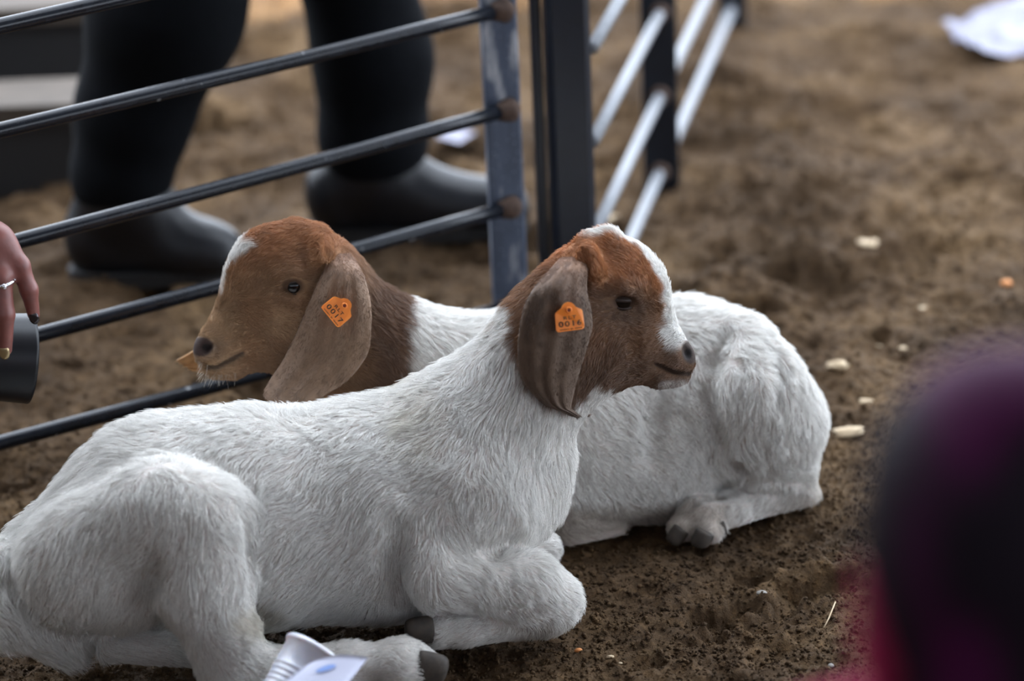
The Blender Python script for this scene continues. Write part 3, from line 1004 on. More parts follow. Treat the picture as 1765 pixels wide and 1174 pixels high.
# ---- goat behind, facing left
B = Plan(850, 3.45, 1330, 3.53)
fb = (.6, .2, -.65)
B.add((880, 712, 0, 160), (930, 715, .0, 168), k=.06, s=.85, flow=(.4, .1, -.8), hair=.018)
B.add((1030, 722, 0, 166), (1150, 698, .0, 168), k=.06, s=.80, flow=fb, hair=.018)
B.add((1185, 682, .01, 158), (1262, 704, .01, 136), k=.05, s=.74, flow=(.7, .2, -.6), hair=.018)
B.add((1020, 770, -.02, 135), (1110, 780, -.02, 130), k=.05, s=.9, flow=fb, hair=.018)
# neck
B.add((575, 545, 0, 78), (690, 620, 0, 82), k=.05, s=.82, flow=(.8, 0, -.5), hair=.016)
B.add((690, 620, 0, 82), (830, 690, 0, 135), k=.06, s=.84, flow=(.6, 0, -.7), hair=.018)
# haunch and near hind leg
B.add((1275, 600, -.055, 62), (1290, 680, -.085, 92), k=.03, s=.8, flow=(.1, 0, -1), hair=.017)
B.add((1290, 680, -.085, 92), (1330, 735, -.075, 94), k=.03, s=.8, flow=(.2, 0, -1), hair=.017)
B.add((1315, 745, -.08, 84), (1350, 800, -.075, 54), k=.02, s=.85, flow=(.3, 0, -1), hair=.016)
B.add((1270, 740, -.10, 50), (1300, 800, -.09, 44), k=.02, s=.8, flow=(.2, 0, -1), hair=.016)
B.add((1350, 800, -.075, 50), (1374, 848, -.075, 31), k=.016, flow=(.3, 0, -1), hair=.016)
B.add((1388, 858, -.07, 22), (1376, 852, -.075, 30), k=.012, flow=(1, 0, -.6), hair=.018)
B.add((1374, 852, -.08, 28), (1262, 880, -.105, 32), k=.010, flow=(-1, 0, -.2), hair=.010)
B.add((1262, 880, -.105, 32), (1208, 894, -.125, 38), k=.010, flow=(-1, 0, -.3), hair=.010)
B.add((1205, 892, -.125, 34), (1176, 912, -.140, 24), k=.008, flow=(-.6, 0, -.8), hair=.009)
B.add((1210, 896, -.130, 34), (1222, 920, -.155, 24), k=.008, flow=(-.2, 0, -1), hair=.009)
B.add((1236, 900, -.145, 8), (1250, 915, -.150, 6), k=.006, flow=(.2, 0, -1), hair=.006)
# near fore leg folded under the chest, and far knee
B.add((960, 860, -.075, 60), (985, 900, -.085, 38), k=.03, flow=(.2, 0, -1), hair=.014)
B.add((975, 915, -.095, 33), (1055, 912, -.090, 26), k=.010, flow=(1, 0, -.2), hair=.010)
hs = dict(k=.022, hair=.0085)
B.add((505, 468, 0, 79.0), (525, 470, 0, 79.0), s=.66, flow=(.8, 0, .2), **hs)
B.add((466, 456, 0, 65.8), (470, 470, 0, 69.6), s=.62, flow=(.7, 0, .6), **hs)
B.add((452, 508, 0, 67.7), (376, 598, 0, 36.7), s=.60, flow=(.7, 0, .7), **hs)
B.add((520, 545, 0, 79.0), (490, 545, 0, 75.2), s=.55, flow=(.9, 0, -.3), **hs)
B.add((490, 560, 0, 62.0), (405, 610, 0, 35.7), s=.58, flow=(1, 0, 0), **hs)
B.add((374, 602, 0, 33.8), (370, 606, 0, 31.0), k=.012, s=.86, flow=(1, 0, .3), hair=.004)
B.add((400, 628, 0, 22.6), (372, 632, 0, 17.9), k=.010, s=.9, flow=(1, 0, -.3), hair=.005)
B.add((555, 520, 0, 79.0), (570, 600, 0, 73.3), k=.04, s=.7, flow=(.4, 0, -1), hair=.013)
B.add((500, 470, -.034, 18.8), (478, 476, -.034, 14.1), k=.014, flow=(.7, 0, .5), hair=.006)
B.add((556, 446, -.040, 20.7), (552, 420, -.030, 16.9), k=.012, flow=(.3, 0, .6), hair=.011)
B.add((540, 408, 0, 20.7), (510, 402, 0, 20.7), k=.014, flow=(.5, 0, .7), hair=.012)
B.fold([(486, 498, 5), (507, 497, 13), (526, 492, 5)], k=.008, sink=-.002, mirror=True)
B.fold([(488, 520, 4), (508, 522, 4), (524, 516, 3)], k=.010, sink=-.001, mirror=True)
B.fold([(352, 603, 7), (366, 593, 5)], k=.004, sink=.001, mirror=True)
B.fold([(342, 632, 4), (372, 637, 4.5), (402, 624, 4), (424, 606, 3.5)], k=.005, sink=.0005, mirror=True)
B.fold([(560, 400, 4), (566, 430, 6), (552, 470, 6)], k=.010, sink=0)
B.fold([(1252, 575, 5), (1232, 620, 9), (1222, 680, 10), (1238, 760, 10)], k=.022, sink=-.001)
B.fold([(1262, 795, 10), (1278, 818, 16)], k=.012, sink=.004)
B.fold([(1196, 872, 5), (1240, 850, 8), (1280, 842, 9)], k=.010, sink=.002)
B.fold([(1160, 640, 5), (1130, 720, 8), (1120, 780, 5)], k=.03, sink=-.003)
B.fold([(1330, 600, 4), (1350, 640, 6), (1345, 690, 4)], k=.025, sink=-.003)
B.fold([(1330, 830, 5), (1395, 832, 5)], k=.012, sink=0)

def colour_B(v, nrm, plan):
    x0, y0, w, x, y = plan.flat(v)
    wob = 9 * fbm(v * 70, 3, 43)
    br = sstep(8, -8, x - (706 - .02 * (y - 540)) + wob)
    fox = lin(166, 118, 82); mid_ = lin(160, 126, 95); tan = lin(194, 163, 128); dark = lin(104, 78, 62)
    c = mix(fox, mid_, sstep(-10, 70, y - (410 + .1 * (600 - x))))
    c = mix(c, tan, .8 * sstep(440, 370, x) * sstep(500, 560, y))
    c = mix(c, tan, .6 * sstep(40, 10, np.hypot((x - 490) * .8, y - 560)))
    c = mix(c, dark, .85 * sstep(600, 660, x))
    c = mix(c, lin(176, 128, 88), .8 * sstep(625, 560, x) * sstep(640, 690, y))
    c = c * (1 + 0.16 * fbm(v * 45, 3, 19))[:, None]
    top = [(420, 400), (400, 430), (388, 475), (365, 530), (345, 570)]
    prof = poly_dist(x0, y0, top)
    wid = .013 * sstep(470, 435, y) * sstep(405, 430, y) + .006
    bl = sstep(.004, -.004, np.abs(w) - wid + .004 * fbm(v * 90, 2, 14)) * sstep(34, 24, prof) * sstep(405, 425, y) * sstep(520, 490, y)
    col = mix(np.tile(WHITE, (len(v), 1)), c, br)
    col = mix(col, np.array(WHITE) * .98, bl)
    nose = sstep(1, -1, (np.hypot((x - 348) / 22, (y - 598) / 17) - 1) * 8)
    lip = sstep(6.5, 2.5, poly_dist(x, y, [(335, 632), (375, 634), (420, 610)])) * sstep(.004, .010, np.abs(w))
    eye = sstep(26, 14, np.hypot(x - 507, (y - 495) * 1.5)) * sstep(.015, .03, np.abs(w))
    col = mix(col, lin(120, 100, 84), .7 * sstep(630, 600, y) * sstep(400, 370, x) * sstep(575, 600, y))
    for mk, cc in ((nose, lin(72, 58, 54)), (sstep(10, 5, np.hypot((x - 358) * .8, (y - 599) * 1.1)), lin(28, 22, 22)), (lip * .85, lin(52, 42, 38)), (eye * .8, lin(58, 42, 34))):
        col = mix(col, cc, mk)
    body = 1 - br
    st = sstep(.06, .0, v[:, 2]) * (.5 + .5 * fbm(v * 22, 3, 23)) * body
    st = np.maximum(st, .8 * sstep(1290, 1200, x) * sstep(850, 880, y) * body)
    col = mix(col, lin(150, 130, 106), np.clip(.7 * st, 0, .75))
    skin = col * np.where(br > .5, .8, .93)[:, None]
    skin = mix(skin, lin(176, 158, 150), (.45 * body))
    hl = np.ones(len(v)) * (1 - .75 * np.maximum(nose, lip)) * (1 - .6 * eye)
    hl = np.where((nose > .5) | (np.hypot((x - 507) / 23, (y - 496) / 15) < 1), 0.0, hl)
    return col, skin, hl

rootB, bodyB, vB, nB = finish_goat('goat', B, colour_B, 'goat kid with all brown head and neck lying behind facing left', VOX, FUR_B, 1.0, 4)
make_eyes(rootB, B, vB, nB, 507, 496, 21, 10, .95, math.radians(6))
rowsB = [(566, 432, 602, 434, -.012, .002, .0), (563, 445, 612, 448, -.038, .008, -.004), (561, 462, 624, 468, -.058, .014, -.010), (549, 488, 634, 496, -.068, .018, -.016),
         (535, 520, 640, 530, -.074, .020, -.020), (520, 556, 640, 565, -.078, .020, -.022), (504, 592, 636, 604, -.080, .018, -.020),
         (486, 626, 618, 636, -.085, .016, -.016), (466, 656, 592, 662, -.094, .014, -.010), (456, 678, 570, 676, -.106, .010, -.006),
         (464, 693, 546, 691, -.118, .006, -.004), (490, 703, 524, 703, -.126, .002, .0)]
make_ear(rootB, rowsB, B, lin(126, 92, 68), lin(124, 100, 80), 63, 'grey brown drooping ear')
rowsB2 = [(560, 446, 600, 446, .046, -.008, .004), (520, 470, 590, 500, .060, -.014, .010), (470, 505, 560, 560, .070, -.016, .016),
          (420, 540, 510, 610, .075, -.014, .012), (370, 580, 450, 640, .078, -.010, .006), (330, 608, 390, 648, .078, -.006, .003), (305, 622, 330, 640, .078, -.002, .0)]
make_ear(rootB, rowsB2, B, lin(150, 108, 72), lin(188, 144, 98), 64, 'tan far ear with its tip past the muzzle', n=5000)
place_tag(rootB, B, 585, 533, -.108, 48, 46, math.radians(-57), '0017')
claws(rootB, B, 1178, 910, 1158, 938, -.145, 14, 19, .007)
claws(rootB, B, 1218, 914, 1204, 944, -.160, 15, 21, .008)
claws(rootB, B, 1240, 900, 1248, 922, -.150, 7, 9, .004)
whiskers(rootB, B, vB, nB, [(355, 640, 14), (375, 644, 14), (395, 640, 8), (345, 625, 6)], (-.4, 0, -.9), lin(226, 216, 200), 6, .014)

# ------------------------------------------------------------------ fence
M_STEEL, n_, l_, b_ = new_mat('painted_steel')
tc = n_.new('ShaderNodeTexCoord')
nz = n_.new('ShaderNodeTexNoise'); nz.inputs['Scale'].default_value = 55; nz.inputs['Detail'].default_value = 8
l_.new(tc.outputs['Object'], nz.inputs['Vector'])
rp = n_.new('ShaderNodeValToRGB')
for e, (p_, c_) in zip([rp.color_ramp.elements[0], rp.color_ramp.elements[1], rp.color_ramp.elements.new(.66)], [(.40, (13, 16, 22)), (.80, (50, 38, 32)), (.68, (20, 24, 31))]):
    e.position = p_; e.color = tuple(lin(*c_)) + (1,)
l_.new(nz.outputs['Fac'], rp.inputs['Fac']); l_.new(rp.outputs['Color'], b_.inputs['Base Color'])
b_.inputs['Roughness'].default_value = .24
b_.inputs['Specular IOR Level'].default_value = .22
bp = n_.new('ShaderNodeBump'); bp.inputs['Distance'].default_value = .0003; bp.inputs['Strength'].default_value = .3
l_.new(nz.outputs['Fac'], bp.inputs['Height']); l_.new(bp.outputs['Normal'], b_.inputs['Normal'])

M_BLUE, n_, l_, b_ = new_mat('worn_blue_steel')
tc = n_.new('ShaderNodeTexCoord')
mp = n_.new('ShaderNodeMapping'); mp.inputs['Scale'].default_value = (1, 1, .25)
l_.new(tc.outputs['Object'], mp.inputs['Vector'])
nz = n_.new('ShaderNodeTexNoise'); nz.inputs['Scale'].default_value = 42; nz.inputs['Detail'].default_value = 9
l_.new(mp.outputs['Vector'], nz.inputs['Vector'])
rp = n_.new('ShaderNodeValToRGB')
for e, (p_, c_) in zip([rp.color_ramp.elements[0], rp.color_ramp.elements[1], rp.color_ramp.elements.new(.5)], [(.38, (46, 56, 74)), (.66, (100, 80, 66)), (.54, (58, 69, 88))]):
    e.position = p_; e.color = tuple(lin(*c_)) + (1,)
n2 = n_.new('ShaderNodeTexVoronoi'); n2.inputs['Scale'].default_value = 150
l_.new(tc.outputs['Object'], n2.inputs['Vector'])
r2 = n_.new('ShaderNodeValToRGB'); r2.color_ramp.elements[0].position = .10; r2.color_ramp.elements[1].position = .16
r2.color_ramp.elements[0].color = (1, 1, 1, 1); r2.color_ramp.elements[1].color = (0, 0, 0, 1)
l_.new(n2.outputs['Distance'], r2.inputs['Fac'])
mx = n_.new('ShaderNodeMix'); mx.data_type = 'RGBA'; mx.inputs['B'].default_value = tuple(lin(132, 146, 164)) + (1,)
l_.new(nz.outputs['Fac'], rp.inputs['Fac']); l_.new(rp.outputs['Color'], mx.inputs['A']); l_.new(r2.outputs['Color'], mx.inputs['Factor'])
l_.new(mx.outputs['Result'], b_.inputs['Base Color'])
b_.inputs['Roughness'].default_value = .55
M_RUST = plain('weld_rust', (44, 33, 28), .9, noise=.6, rgb2=(78, 58, 46), scale=160, bump=.0015)
M_GALV = plain('galvanised_rail', (98, 102, 107), .5, metal=.15, noise=.6, rgb2=(120, 122, 127), scale=30)
M_DARKPOST = plain('dark_steel', (8, 13, 22), .4, spec=.35, noise=.5, rgb2=(13, 20, 32), scale=70, bump=.0004)

UP = np.array([0, 0, 1.0])
YP = 3.95
ends = [((863, -155), (0, 38)), ((868, 15), (0, 218)), ((878, 187), (0, 417)), ((882, 355), (0, 588)), ((884, 525), (0, 757))]
rails = []
for (xr, yr), (xl, yl) in ends:
    p = P(xr, yr, YP); q = G(xl, yl, p[2]); rails.append((p, q))
az = np.mean([(q - p) / np.linalg.norm(q - p) for p, q in rails], axis=0); az /= np.linalg.norm(az)
side = np.cross(UP, az); side = side if side[1] < 0 else -side      # faces the pen
LEN = 1.75
pc = np.mean([p for p, q in rails], axis=0)
fence = empty('fence_panel', (pc[0], pc[1], 0), 'dark steel livestock panel with thin horizontal rails behind the goats', 'fence')
hw = 0.023
front = -az
post_c = np.array([pc[0], pc[1], 0]) - side * .016 - az * .001
def upright(root, c, top, ax, ay, hx, hy, mat, name='upright', bot=-.03):
    v, f = box_pts(np.array([c[0], c[1], (top + bot) / 2]), ax, ay, UP, hx, hy, (top - bot) / 2, bev=.003)
    return link(name, mesh_np(name, v, f, False), root, mat)
# tube face turned a little towards the pen
fx = np.array([1.0, .10, 0]); fx /= np.linalg.norm(fx); fy = np.cross(UP, fx)
upright(fence, post_c, 1.02, fx, fy, .0255, .02, M_BLUE)
endc = post_c + az * LEN
upright(fence, endc, 1.02, fx, fy, .0255, .02, M_BLUE)
top_rail = None
for p, q in rails + [(rails[0][0] + UP * .2, rails[0][1] + UP * .2)]:
    d = (q - p) / np.linalg.norm(q - p)
    n = 14
    sag = lambda t: -.004 * math.sin(math.pi * t)
    pts = [p + d * LEN * t + UP * sag(t) + side * .004 for t in np.linspace(0, 1, n)]
    v, f = tube(pts, .0105, 14)
    ra = link('rail', mesh_np('rail', v, f), fence, M_STEEL)
    for e, s_ in ((pts[0], 1), (pts[-1], -1)):
        # fillet weld: lumpy flared collar where the rail meets the upright
        w = [e + d * s_ * t for t in (-.008, .0, .008, .016, .024)]
        v, f = tube(w, [.013, .0185, .0175, .0135, .0112], 14)
        v = v + .0022 * np.column_stack([vnoise(v * 190, 1), vnoise(v * 190, 2), vnoise(v * 190, 3)])
        link('weld', mesh_np('weld', v, f), ra, M_RUST)

# corner post: heavy tube and the end upright of the next panel beside it
def vpost(px_top, px_bot, y_top, y_bot, Y):
    a, b = P(px_top, y_top, Y), P(px_bot, y_bot, Y)
    return np.array([(a[0] + b[0]) / 2, Y, 0])
c_big = vpost(970, 991, 0, 400, 4.02)
post = empty('corner_post', tuple(c_big), 'heavy dark square steel corner post where the two fence panels meet', 'post')
v, f = box_pts(c_big + UP * .55, fx, fy, UP, .0325, .03, .60, bev=.009)
link('post_tube', mesh_np('post_tube', v, f, False), post, M_DARKPOST)
v, f = box_pts(c_big + UP * 1.155, fx, fy, UP, .036, .033, .006, bev=.009)
link('post_cap', mesh_np('post_cap', v, f, False), post, M_DARKPOST)

# second panel running away from the corner
c_thin = vpost(916, 941, 0, 400, 4.02)
fence2 = empty('fence_panel', (c_big[0], c_big[1] + .05, 0), 'livestock panel with pale galvanised rails running away from the corner post', 'fence')
upright(post, c_thin, 1.02, fx, fy, .0078, .012, M_DARKPOST, 'hinge_bar')
u1, u2 = G(1140, 322), G(1262, 40)
ux = np.array([1.0, 0, 0])
upright(fence2, u1, 1.02, ux, np.array([0, 1.0, 0]), .031, .02, M_DARKPOST)
upright(fence2, u2, 1.02, ux, np.array([0, 1.0, 0]), .028, .02, M_DARKPOST)
dir2 = (u2 - u1) / np.linalg.norm(u2 - u1)
u3 = u2 + dir2 * 1.1
upright(fence2, u3, 1.02, ux, np.array([0, 1.0, 0]), .028, .02, M_DARKPOST)
s2 = np.array([dir2[1], -dir2[0], 0]) * 0.0
for py in (297, 165, 22, -120, -250):
    e = P(1138, py, u1[1] - .022)
    z = e[2]
    st = np.array([e[0], e[1], z]) - dir2 * (e[1] - 4.06) / dir2[1]
    en = np.array([e[0], e[1], z]) + dir2 * 2.2
    pts = [st + (en - st) * t for t in np.linspace(0, 1, 10)]
    v, f = tube(pts, .0098, 12)
    ra = link('rail', mesh_np('rail', v, f), fence2, M_GALV)
    for t in ((e[1] - st[1]) / (en[1] - st[1]),):
        c = st + (en - st) * t
        v, f = tube([c - dir2 * .012, c, c + dir2 * .016], [.0125, .018, .015], 12)
        link('weld', mesh_np('weld', v, f), ra, M_RUST)

# ------------------------------------------------------------------ person standing behind the fence
M_TROUSER = plain('black_denim', (6, 8, 11), .95, spec=.1, noise=.6, rgb2=(11, 13, 17), scale=40, bump=.002)
M_BOOT = plain('black_boot_leather', (12, 14, 18), .4, spec=.35, noise=.5, rgb2=(20, 22, 28), scale=35, bump=.002)
M_SOLE = plain('boot_sole', (20, 20, 22), .7)
M_SHIRT = plain('grey_work_shirt', (70, 74, 82), .85, noise=.5, rgb2=(84, 88, 96), scale=30)
M_SKIN_H = plain('skin', (178, 122, 104), .5, noise=.5, rgb2=(196, 138, 118), scale=60)
M_HAIR_D = plain('dark_hair', (30, 24, 24), .5)
def cap(a, b, ra, rb, k=.03, s=1.0, L=(0, 1, 0), cut=False):
    return Prim(a, b, ra, rb, k, s, L, cut=cut)
def solid(name, prims, h, root, mat, zmin=None):
    v, q = build_implicit(prims, h)
    if zmin is not None: v[:, 2] = np.maximum(v[:, 2], zmin)
    return link(name, mesh_np(name, v, q), root, mat)
YL, YR = 4.44, 4.60
pl = lambda x, y: P(x, y, YL)
pr = lambda x, y: P(x, y, YR)
man = empty('person', (G(480, 440)[0], 4.52, 0), 'person standing behind the fence in black trousers and black leather boots', 'person')
hipL = np.array([pl(330, 0)[0] + .12, 4.46, .95]); hipR = np.array([pr(645, 0)[0] - .10, 4.60, .95])
tro = [cap(pl(218, 285), pl(232, 190), .080, .090, .03, .9), cap(pl(232, 190), pl(285, 20), .090, .115, .04, .85), cap(pl(285, 20), hipL, .115, .13, .06, .95),
       cap(pr(643, 225), pr(643, 100), .090, .092, .03, .9), cap(pr(643, 100), hipR, .092, .125, .05, .95),
       cap((hipL + hipR) / 2 + UP * .03 - np.array([.08, 0, 0]), (hipL + hipR) / 2 + UP * .03 + np.array([.08, 0, 0]), .14, .14, .06, .85),
       cap(pl(205, 300), pl(205, 306), .082, .082, .02, .9), cap(pr(643, 232), pr(643, 240), .094, .094, .02, .9)]
solid('trousers', tro, .012, man, M_TROUSER)
wc = (hipL + hipR) / 2
solid('shirt', [cap(wc + UP * .10, wc + UP * .45, .15, .18, .05, .75), cap(wc + UP * .50 + np.array([0, -.17, 0]), wc + UP * .50 + np.array([0, .17, 0]), .07, .07, .05),
                cap(wc + UP * .50 + np.array([0, -.2, 0]), wc + UP * .22 + np.array([.06, -.24, 0]), .06, .05, .03), cap(wc + UP * .50 + np.array([0, .2, 0]), wc + UP * .22 + np.array([.06, .24, 0]), .06, .05, .03)], .015, man, M_SHIRT)
solid('body', [cap(wc + UP * .52, wc + UP * .66, .055, .05, .03), cap(wc + UP * .76, wc + UP * .70 + np.array([.03, 0, 0]), .095, .075, .03, .85), cap(wc + UP * .74 + np.array([.10, 0, 0]), wc + UP * .72 + np.array([.115, 0, 0]), .014, .018, .02)], .01, man, M_SKIN_H)
for s_ in (-1, 1):
    solid('hand', [cap(wc + UP * .22 + np.array([.06, .24 * s_, 0]), wc + UP * -.02 + np.array([.14, .22 * s_, 0]), .042, .033, .02)], .01, man, M_SKIN_H)
solid('hair', [cap(wc + UP * .79 + np.array([-.015, 0, 0]), wc + UP * .76 + np.array([-.03, 0, 0]), .100, .095, .03, .9)], .01, man, M_HAIR_D)
def boot(pf, Y, heel, ankle, shaft, toe, sole_y):
    h0, t0 = pf(*heel), pf(*toe)
    r = .001
    gz_h = .028
    hp = np.array([h0[0] + .045, Y, .05]); tp = np.array([t0[0] - .05, Y - .02, .045])
    up_ = pf(*shaft); an = pf(*ankle)
    up_[1] = an[1] = Y
    pr_ = [cap(hp, tp, .052, .046, .03, .9), cap(tp, tp + np.array([.012, 0, -.004]), .047, .045, .03, 1.0),
           cap(hp + UP * .04, np.array([an[0], Y, an[2]]), .056, .062, .03, .95), cap(np.array([an[0], Y, an[2]]), up_, .062, .076, .03, .95),
           cap(np.array([an[0] + .03, Y, an[2] - .01]), hp + (tp - hp) * .72 + UP * .012, .058, .046, .04, .95)]
    o = solid('boot', pr_, .008, man, M_BOOT, .022)
    n = 28
    c = (hp + tp) / 2
    hl = (tp[0] - hp[0]) / 2 + .055
    ring = []
    for z in (.0, .026):
        for k in range(n):
            a = 2 * math.pi * k / n
            ca, sa = math.cos(a), math.sin(a)
            ring.append((c[0] + hl * math.copysign(abs(ca) ** .7, ca), c[1] + (.052 + .006 * ca) * math.copysign(abs(sa) ** .75, sa), z))
    f = [(k, (k + 1) % n, n + (k + 1) % n, n + k) for k in range(n)] + [tuple(range(n))[::-1], tuple(range(n, 2 * n))]
    link('boot_sole', mesh_np('boot_sole', np.array(ring), f, False), o, M_SOLE)
boot(pl, YL, (125, 420), (205, 340), (205, 270), (415, 440), 470)
boot(pr, YR, (542, 390), (640, 300), (643, 235), (905, 390), 415)

# ------------------------------------------------------------------ bleacher step at the far left, dark behind the person
M_BOARD = plain('weathered_board', (58, 50, 42), .85, noise=.7, rgb2=(78, 68, 58), scale=18, bump=.002)
M_FRAME = plain('dark_frame', (26, 26, 28), .7)
bl = empty('bleacher', (-1.35, 5.0, 0), 'low two-step wooden bleacher on a dark frame at far left', 'bleacher')
AX, AY = np.array([1.0, 0, 0]), np.array([0, 1.0, 0])
for (y, z, hy) in ((4.98, .15, .085), (5.40, .24, .17)):
    v, f = box_pts(np.array([-1.62, y, z]), AX, AY, UP, .86, hy, .016, .004)
    link('board', mesh_np('board', v, f, False), bl, M_BOARD)
    v, f = box_pts(np.array([-1.62, y - hy + .02, z / 2 - .01]), AX, AY, UP, .85, .012, z / 2, .003)
    link('riser', mesh_np('riser', v, f, False), bl, M_FRAME)
for x in (-2.2, -1.6, -.95):
    for (y, z) in ((4.95, .13), (5.28, .21), (5.50, .21)):
        v, f = box_pts(np.array([x, y, z / 2 - .01]), AX, AY, UP, .02, .02, z / 2, .003)
        link('leg', mesh_np('leg', v, f, False), bl, M_FRAME)
M_PAPER = plain('white_paper', (134, 134, 146), .85, noise=.5, rgb2=(108, 106, 120), scale=12)
def paper(name, pts, z_amp, seed, label, cat, mat=M_PAPER, n=12, lift=.0):
    """a thin crumpled sheet: corners given on the ground, with real thickness"""
    c = [np.array(p) for p in pts]
    V = []
    for i in range(n + 1):
        for j in range(n + 1):
            s, t = i / n, j / n
            p = c[0] * (1-s) * (1-t) + c[1] * s * (1-t) + c[2] * s * t + c[3] * (1-s) * t
            V.append(p)
    V = np.array(V)
    gzv = np.maximum(ground_z(V[:, :2]) + .002, 0)
    V[:, 2] = np.maximum(V[:, 2], gzv) + z_amp * (.5 + .5 * fbm(V[:, :2] * 28, 2, seed)) + lift
    N = len(V)
    q = [(i*(n+1)+j, (i+1)*(n+1)+j, (i+1)*(n+1)+j+1, i*(n+1)+j+1) for i in range(n) for j in range(n)]
    V2 = V - UP * .0012
    rim = [j for j in range(n+1)] + [i*(n+1)+n for i in range(1, n+1)] + [n*(n+1)+j for j in range(n-1, -1, -1)] + [i*(n+1) for i in range(n-1, 0, -1)]
    f = q + [tuple(k + N for k in r[::-1]) for r in q] + [(rim[i], rim[i]+N, rim[(i+1) % len(rim)]+N, rim[(i+1) % len(rim)]) for i in range(len(rim))]
    o = link(name, mesh_np(name, np.concatenate([V, V2]), f), None, mat)
    return tag(o, label, cat)
paper('paper_sheet', [G(1622, 55), G(1700, 108), G(1830, 95), G(1790, 0)], .03, 5, 'crumpled white paper sheet on the dirt at upper right', 'paper')
paper('paper_scrap', [G(752, 240), G(790, 250), G(820, 232), G(782, 218)], .006, 6, 'small white paper scrap on the dirt beside the far boot', 'paper', n=5)

# ------------------------------------------------------------------ cup and card at the front edge
M_CUP, n_, l_, b_ = new_mat('translucent_plastic_cup')
b_.inputs['Base Color'].default_value = (.58, .58, .68, 1); b_.inputs['Roughness'].default_value = .5; b_.inputs['Specular IOR Level'].default_value = .25
b_.inputs['Transmission Weight'].default_value = .25; b_.inputs['Subsurface Weight'].default_value = .2
rim_c = P(550, 1126, 2.885); base_c = np.array(P(474, 1240, 2.83)); base_c[2] = max(base_c[2], .034)
ax = rim_c - base_c; hgt = np.linalg.norm(ax); ax /= hgt
e1 = np.cross(ax, UP); e1 /= np.linalg.norm(e1); e2 = np.cross(e1, ax)
prof = [(.0, .0), (.70, .0), (.74, .02), (.745, .12)]
for k in range(7):
    t = .14 + .075 * k
    prof += [(.745 + .20 * t, t), (.765 + .20 * t, t + .015), (.768 + .20 * t, t + .04), (.748 + .20 * t, t + .058)]
prof += [(.90, .70), (.935, .92), (.985, .935), (1.0, .955), (.995, .985), (.96, 1.0), (.93, .985), (.925, .95), (.88, .7), (.74, .16), (.70, .04), (0, .03)]
R0 = .0425; SEG = 48
v = np.array([base_c + ax * (z * hgt) + R0 * r * (math.cos(2*math.pi*k/SEG) * e1 + math.sin(2*math.pi*k/SEG) * e2) for r, z in prof for k in range(SEG)])
f = [(i*SEG+k, i*SEG+(k+1) % SEG, (i+1)*SEG+(k+1) % SEG, (i+1)*SEG+k) for i in range(len(prof)-1) for k in range(SEG)]
cup = link('plastic_cup', mesh_np('plastic_cup', v, f), None, M_CUP)
tag(cup, 'ribbed translucent plastic cup tipped over beside the front goat\'s hind foot', 'cup')
c0, c1, c2, c3 = P(462, 1196, 2.76), P(535, 1140, 2.80), P(634, 1134, 2.80), P(590, 1190, 2.76)
M_CARD = plain('white_card', (186, 188, 206), .6, spec=.3)
n = 8; V = []
for i in range(n + 1):
    for j in range(n + 1):
        s, t = i / n, j / n
        p = c0*(1-s)*(1-t) + c1*s*(1-t) + c2*s*t + c3*(1-s)*t
        V.append(p + UP * (.006 * math.sin(3.1 * t) * s))
V = np.array(V); N = len(V)
q = [(i*(n+1)+j, (i+1)*(n+1)+j, (i+1)*(n+1)+j+1, i*(n+1)+j+1) for i in range(n) for j in range(n)]
rim = [j for j in range(n+1)] + [i*(n+1)+n for i in range(1, n+1)] + [n*(n+1)+j for j in range(n-1, -1, -1)] + [i*(n+1) for i in range(n-1, 0, -1)]
f = q + [tuple(k + N for k in r[::-1]) for r in q] + [(rim[i], rim[i]+N, rim[(i+1) % len(rim)]+N, rim[(i+1) % len(rim)]) for i in range(len(rim))]
nrmc = np.cross(c1 - c0, c3 - c0); nrmc /= np.linalg.norm(nrmc); nrmc = nrmc if nrmc @ _f < 0 else -nrmc
card = link('white_card', mesh_np('white_card', np.concatenate([V, V - nrmc * .0012]), f), None, M_CARD)
tag(card, 'glossy white card with a small blue print leaning by the plastic cup', 'card')
M_INK = plain('blue_ink', (120, 148, 206), .5)
pb = lambda s, t: c0*(1-s)*(1-t) + c1*s*(1-t) + c2*s*t + c3*(1-s)*t + UP * (.006 * math.sin(3.1 * t) * s) + nrmc * .0012
V = [pb(.62 + .10 * math.sin(a), .50 + .12 * math.cos(a) + .05 * math.sin(a)) for a in np.linspace(0, 2 * math.pi, 20, endpoint=False)]
link('blue_print', mesh_np('blue_print', np.array(V), [tuple(range(20))], False), card, M_INK)

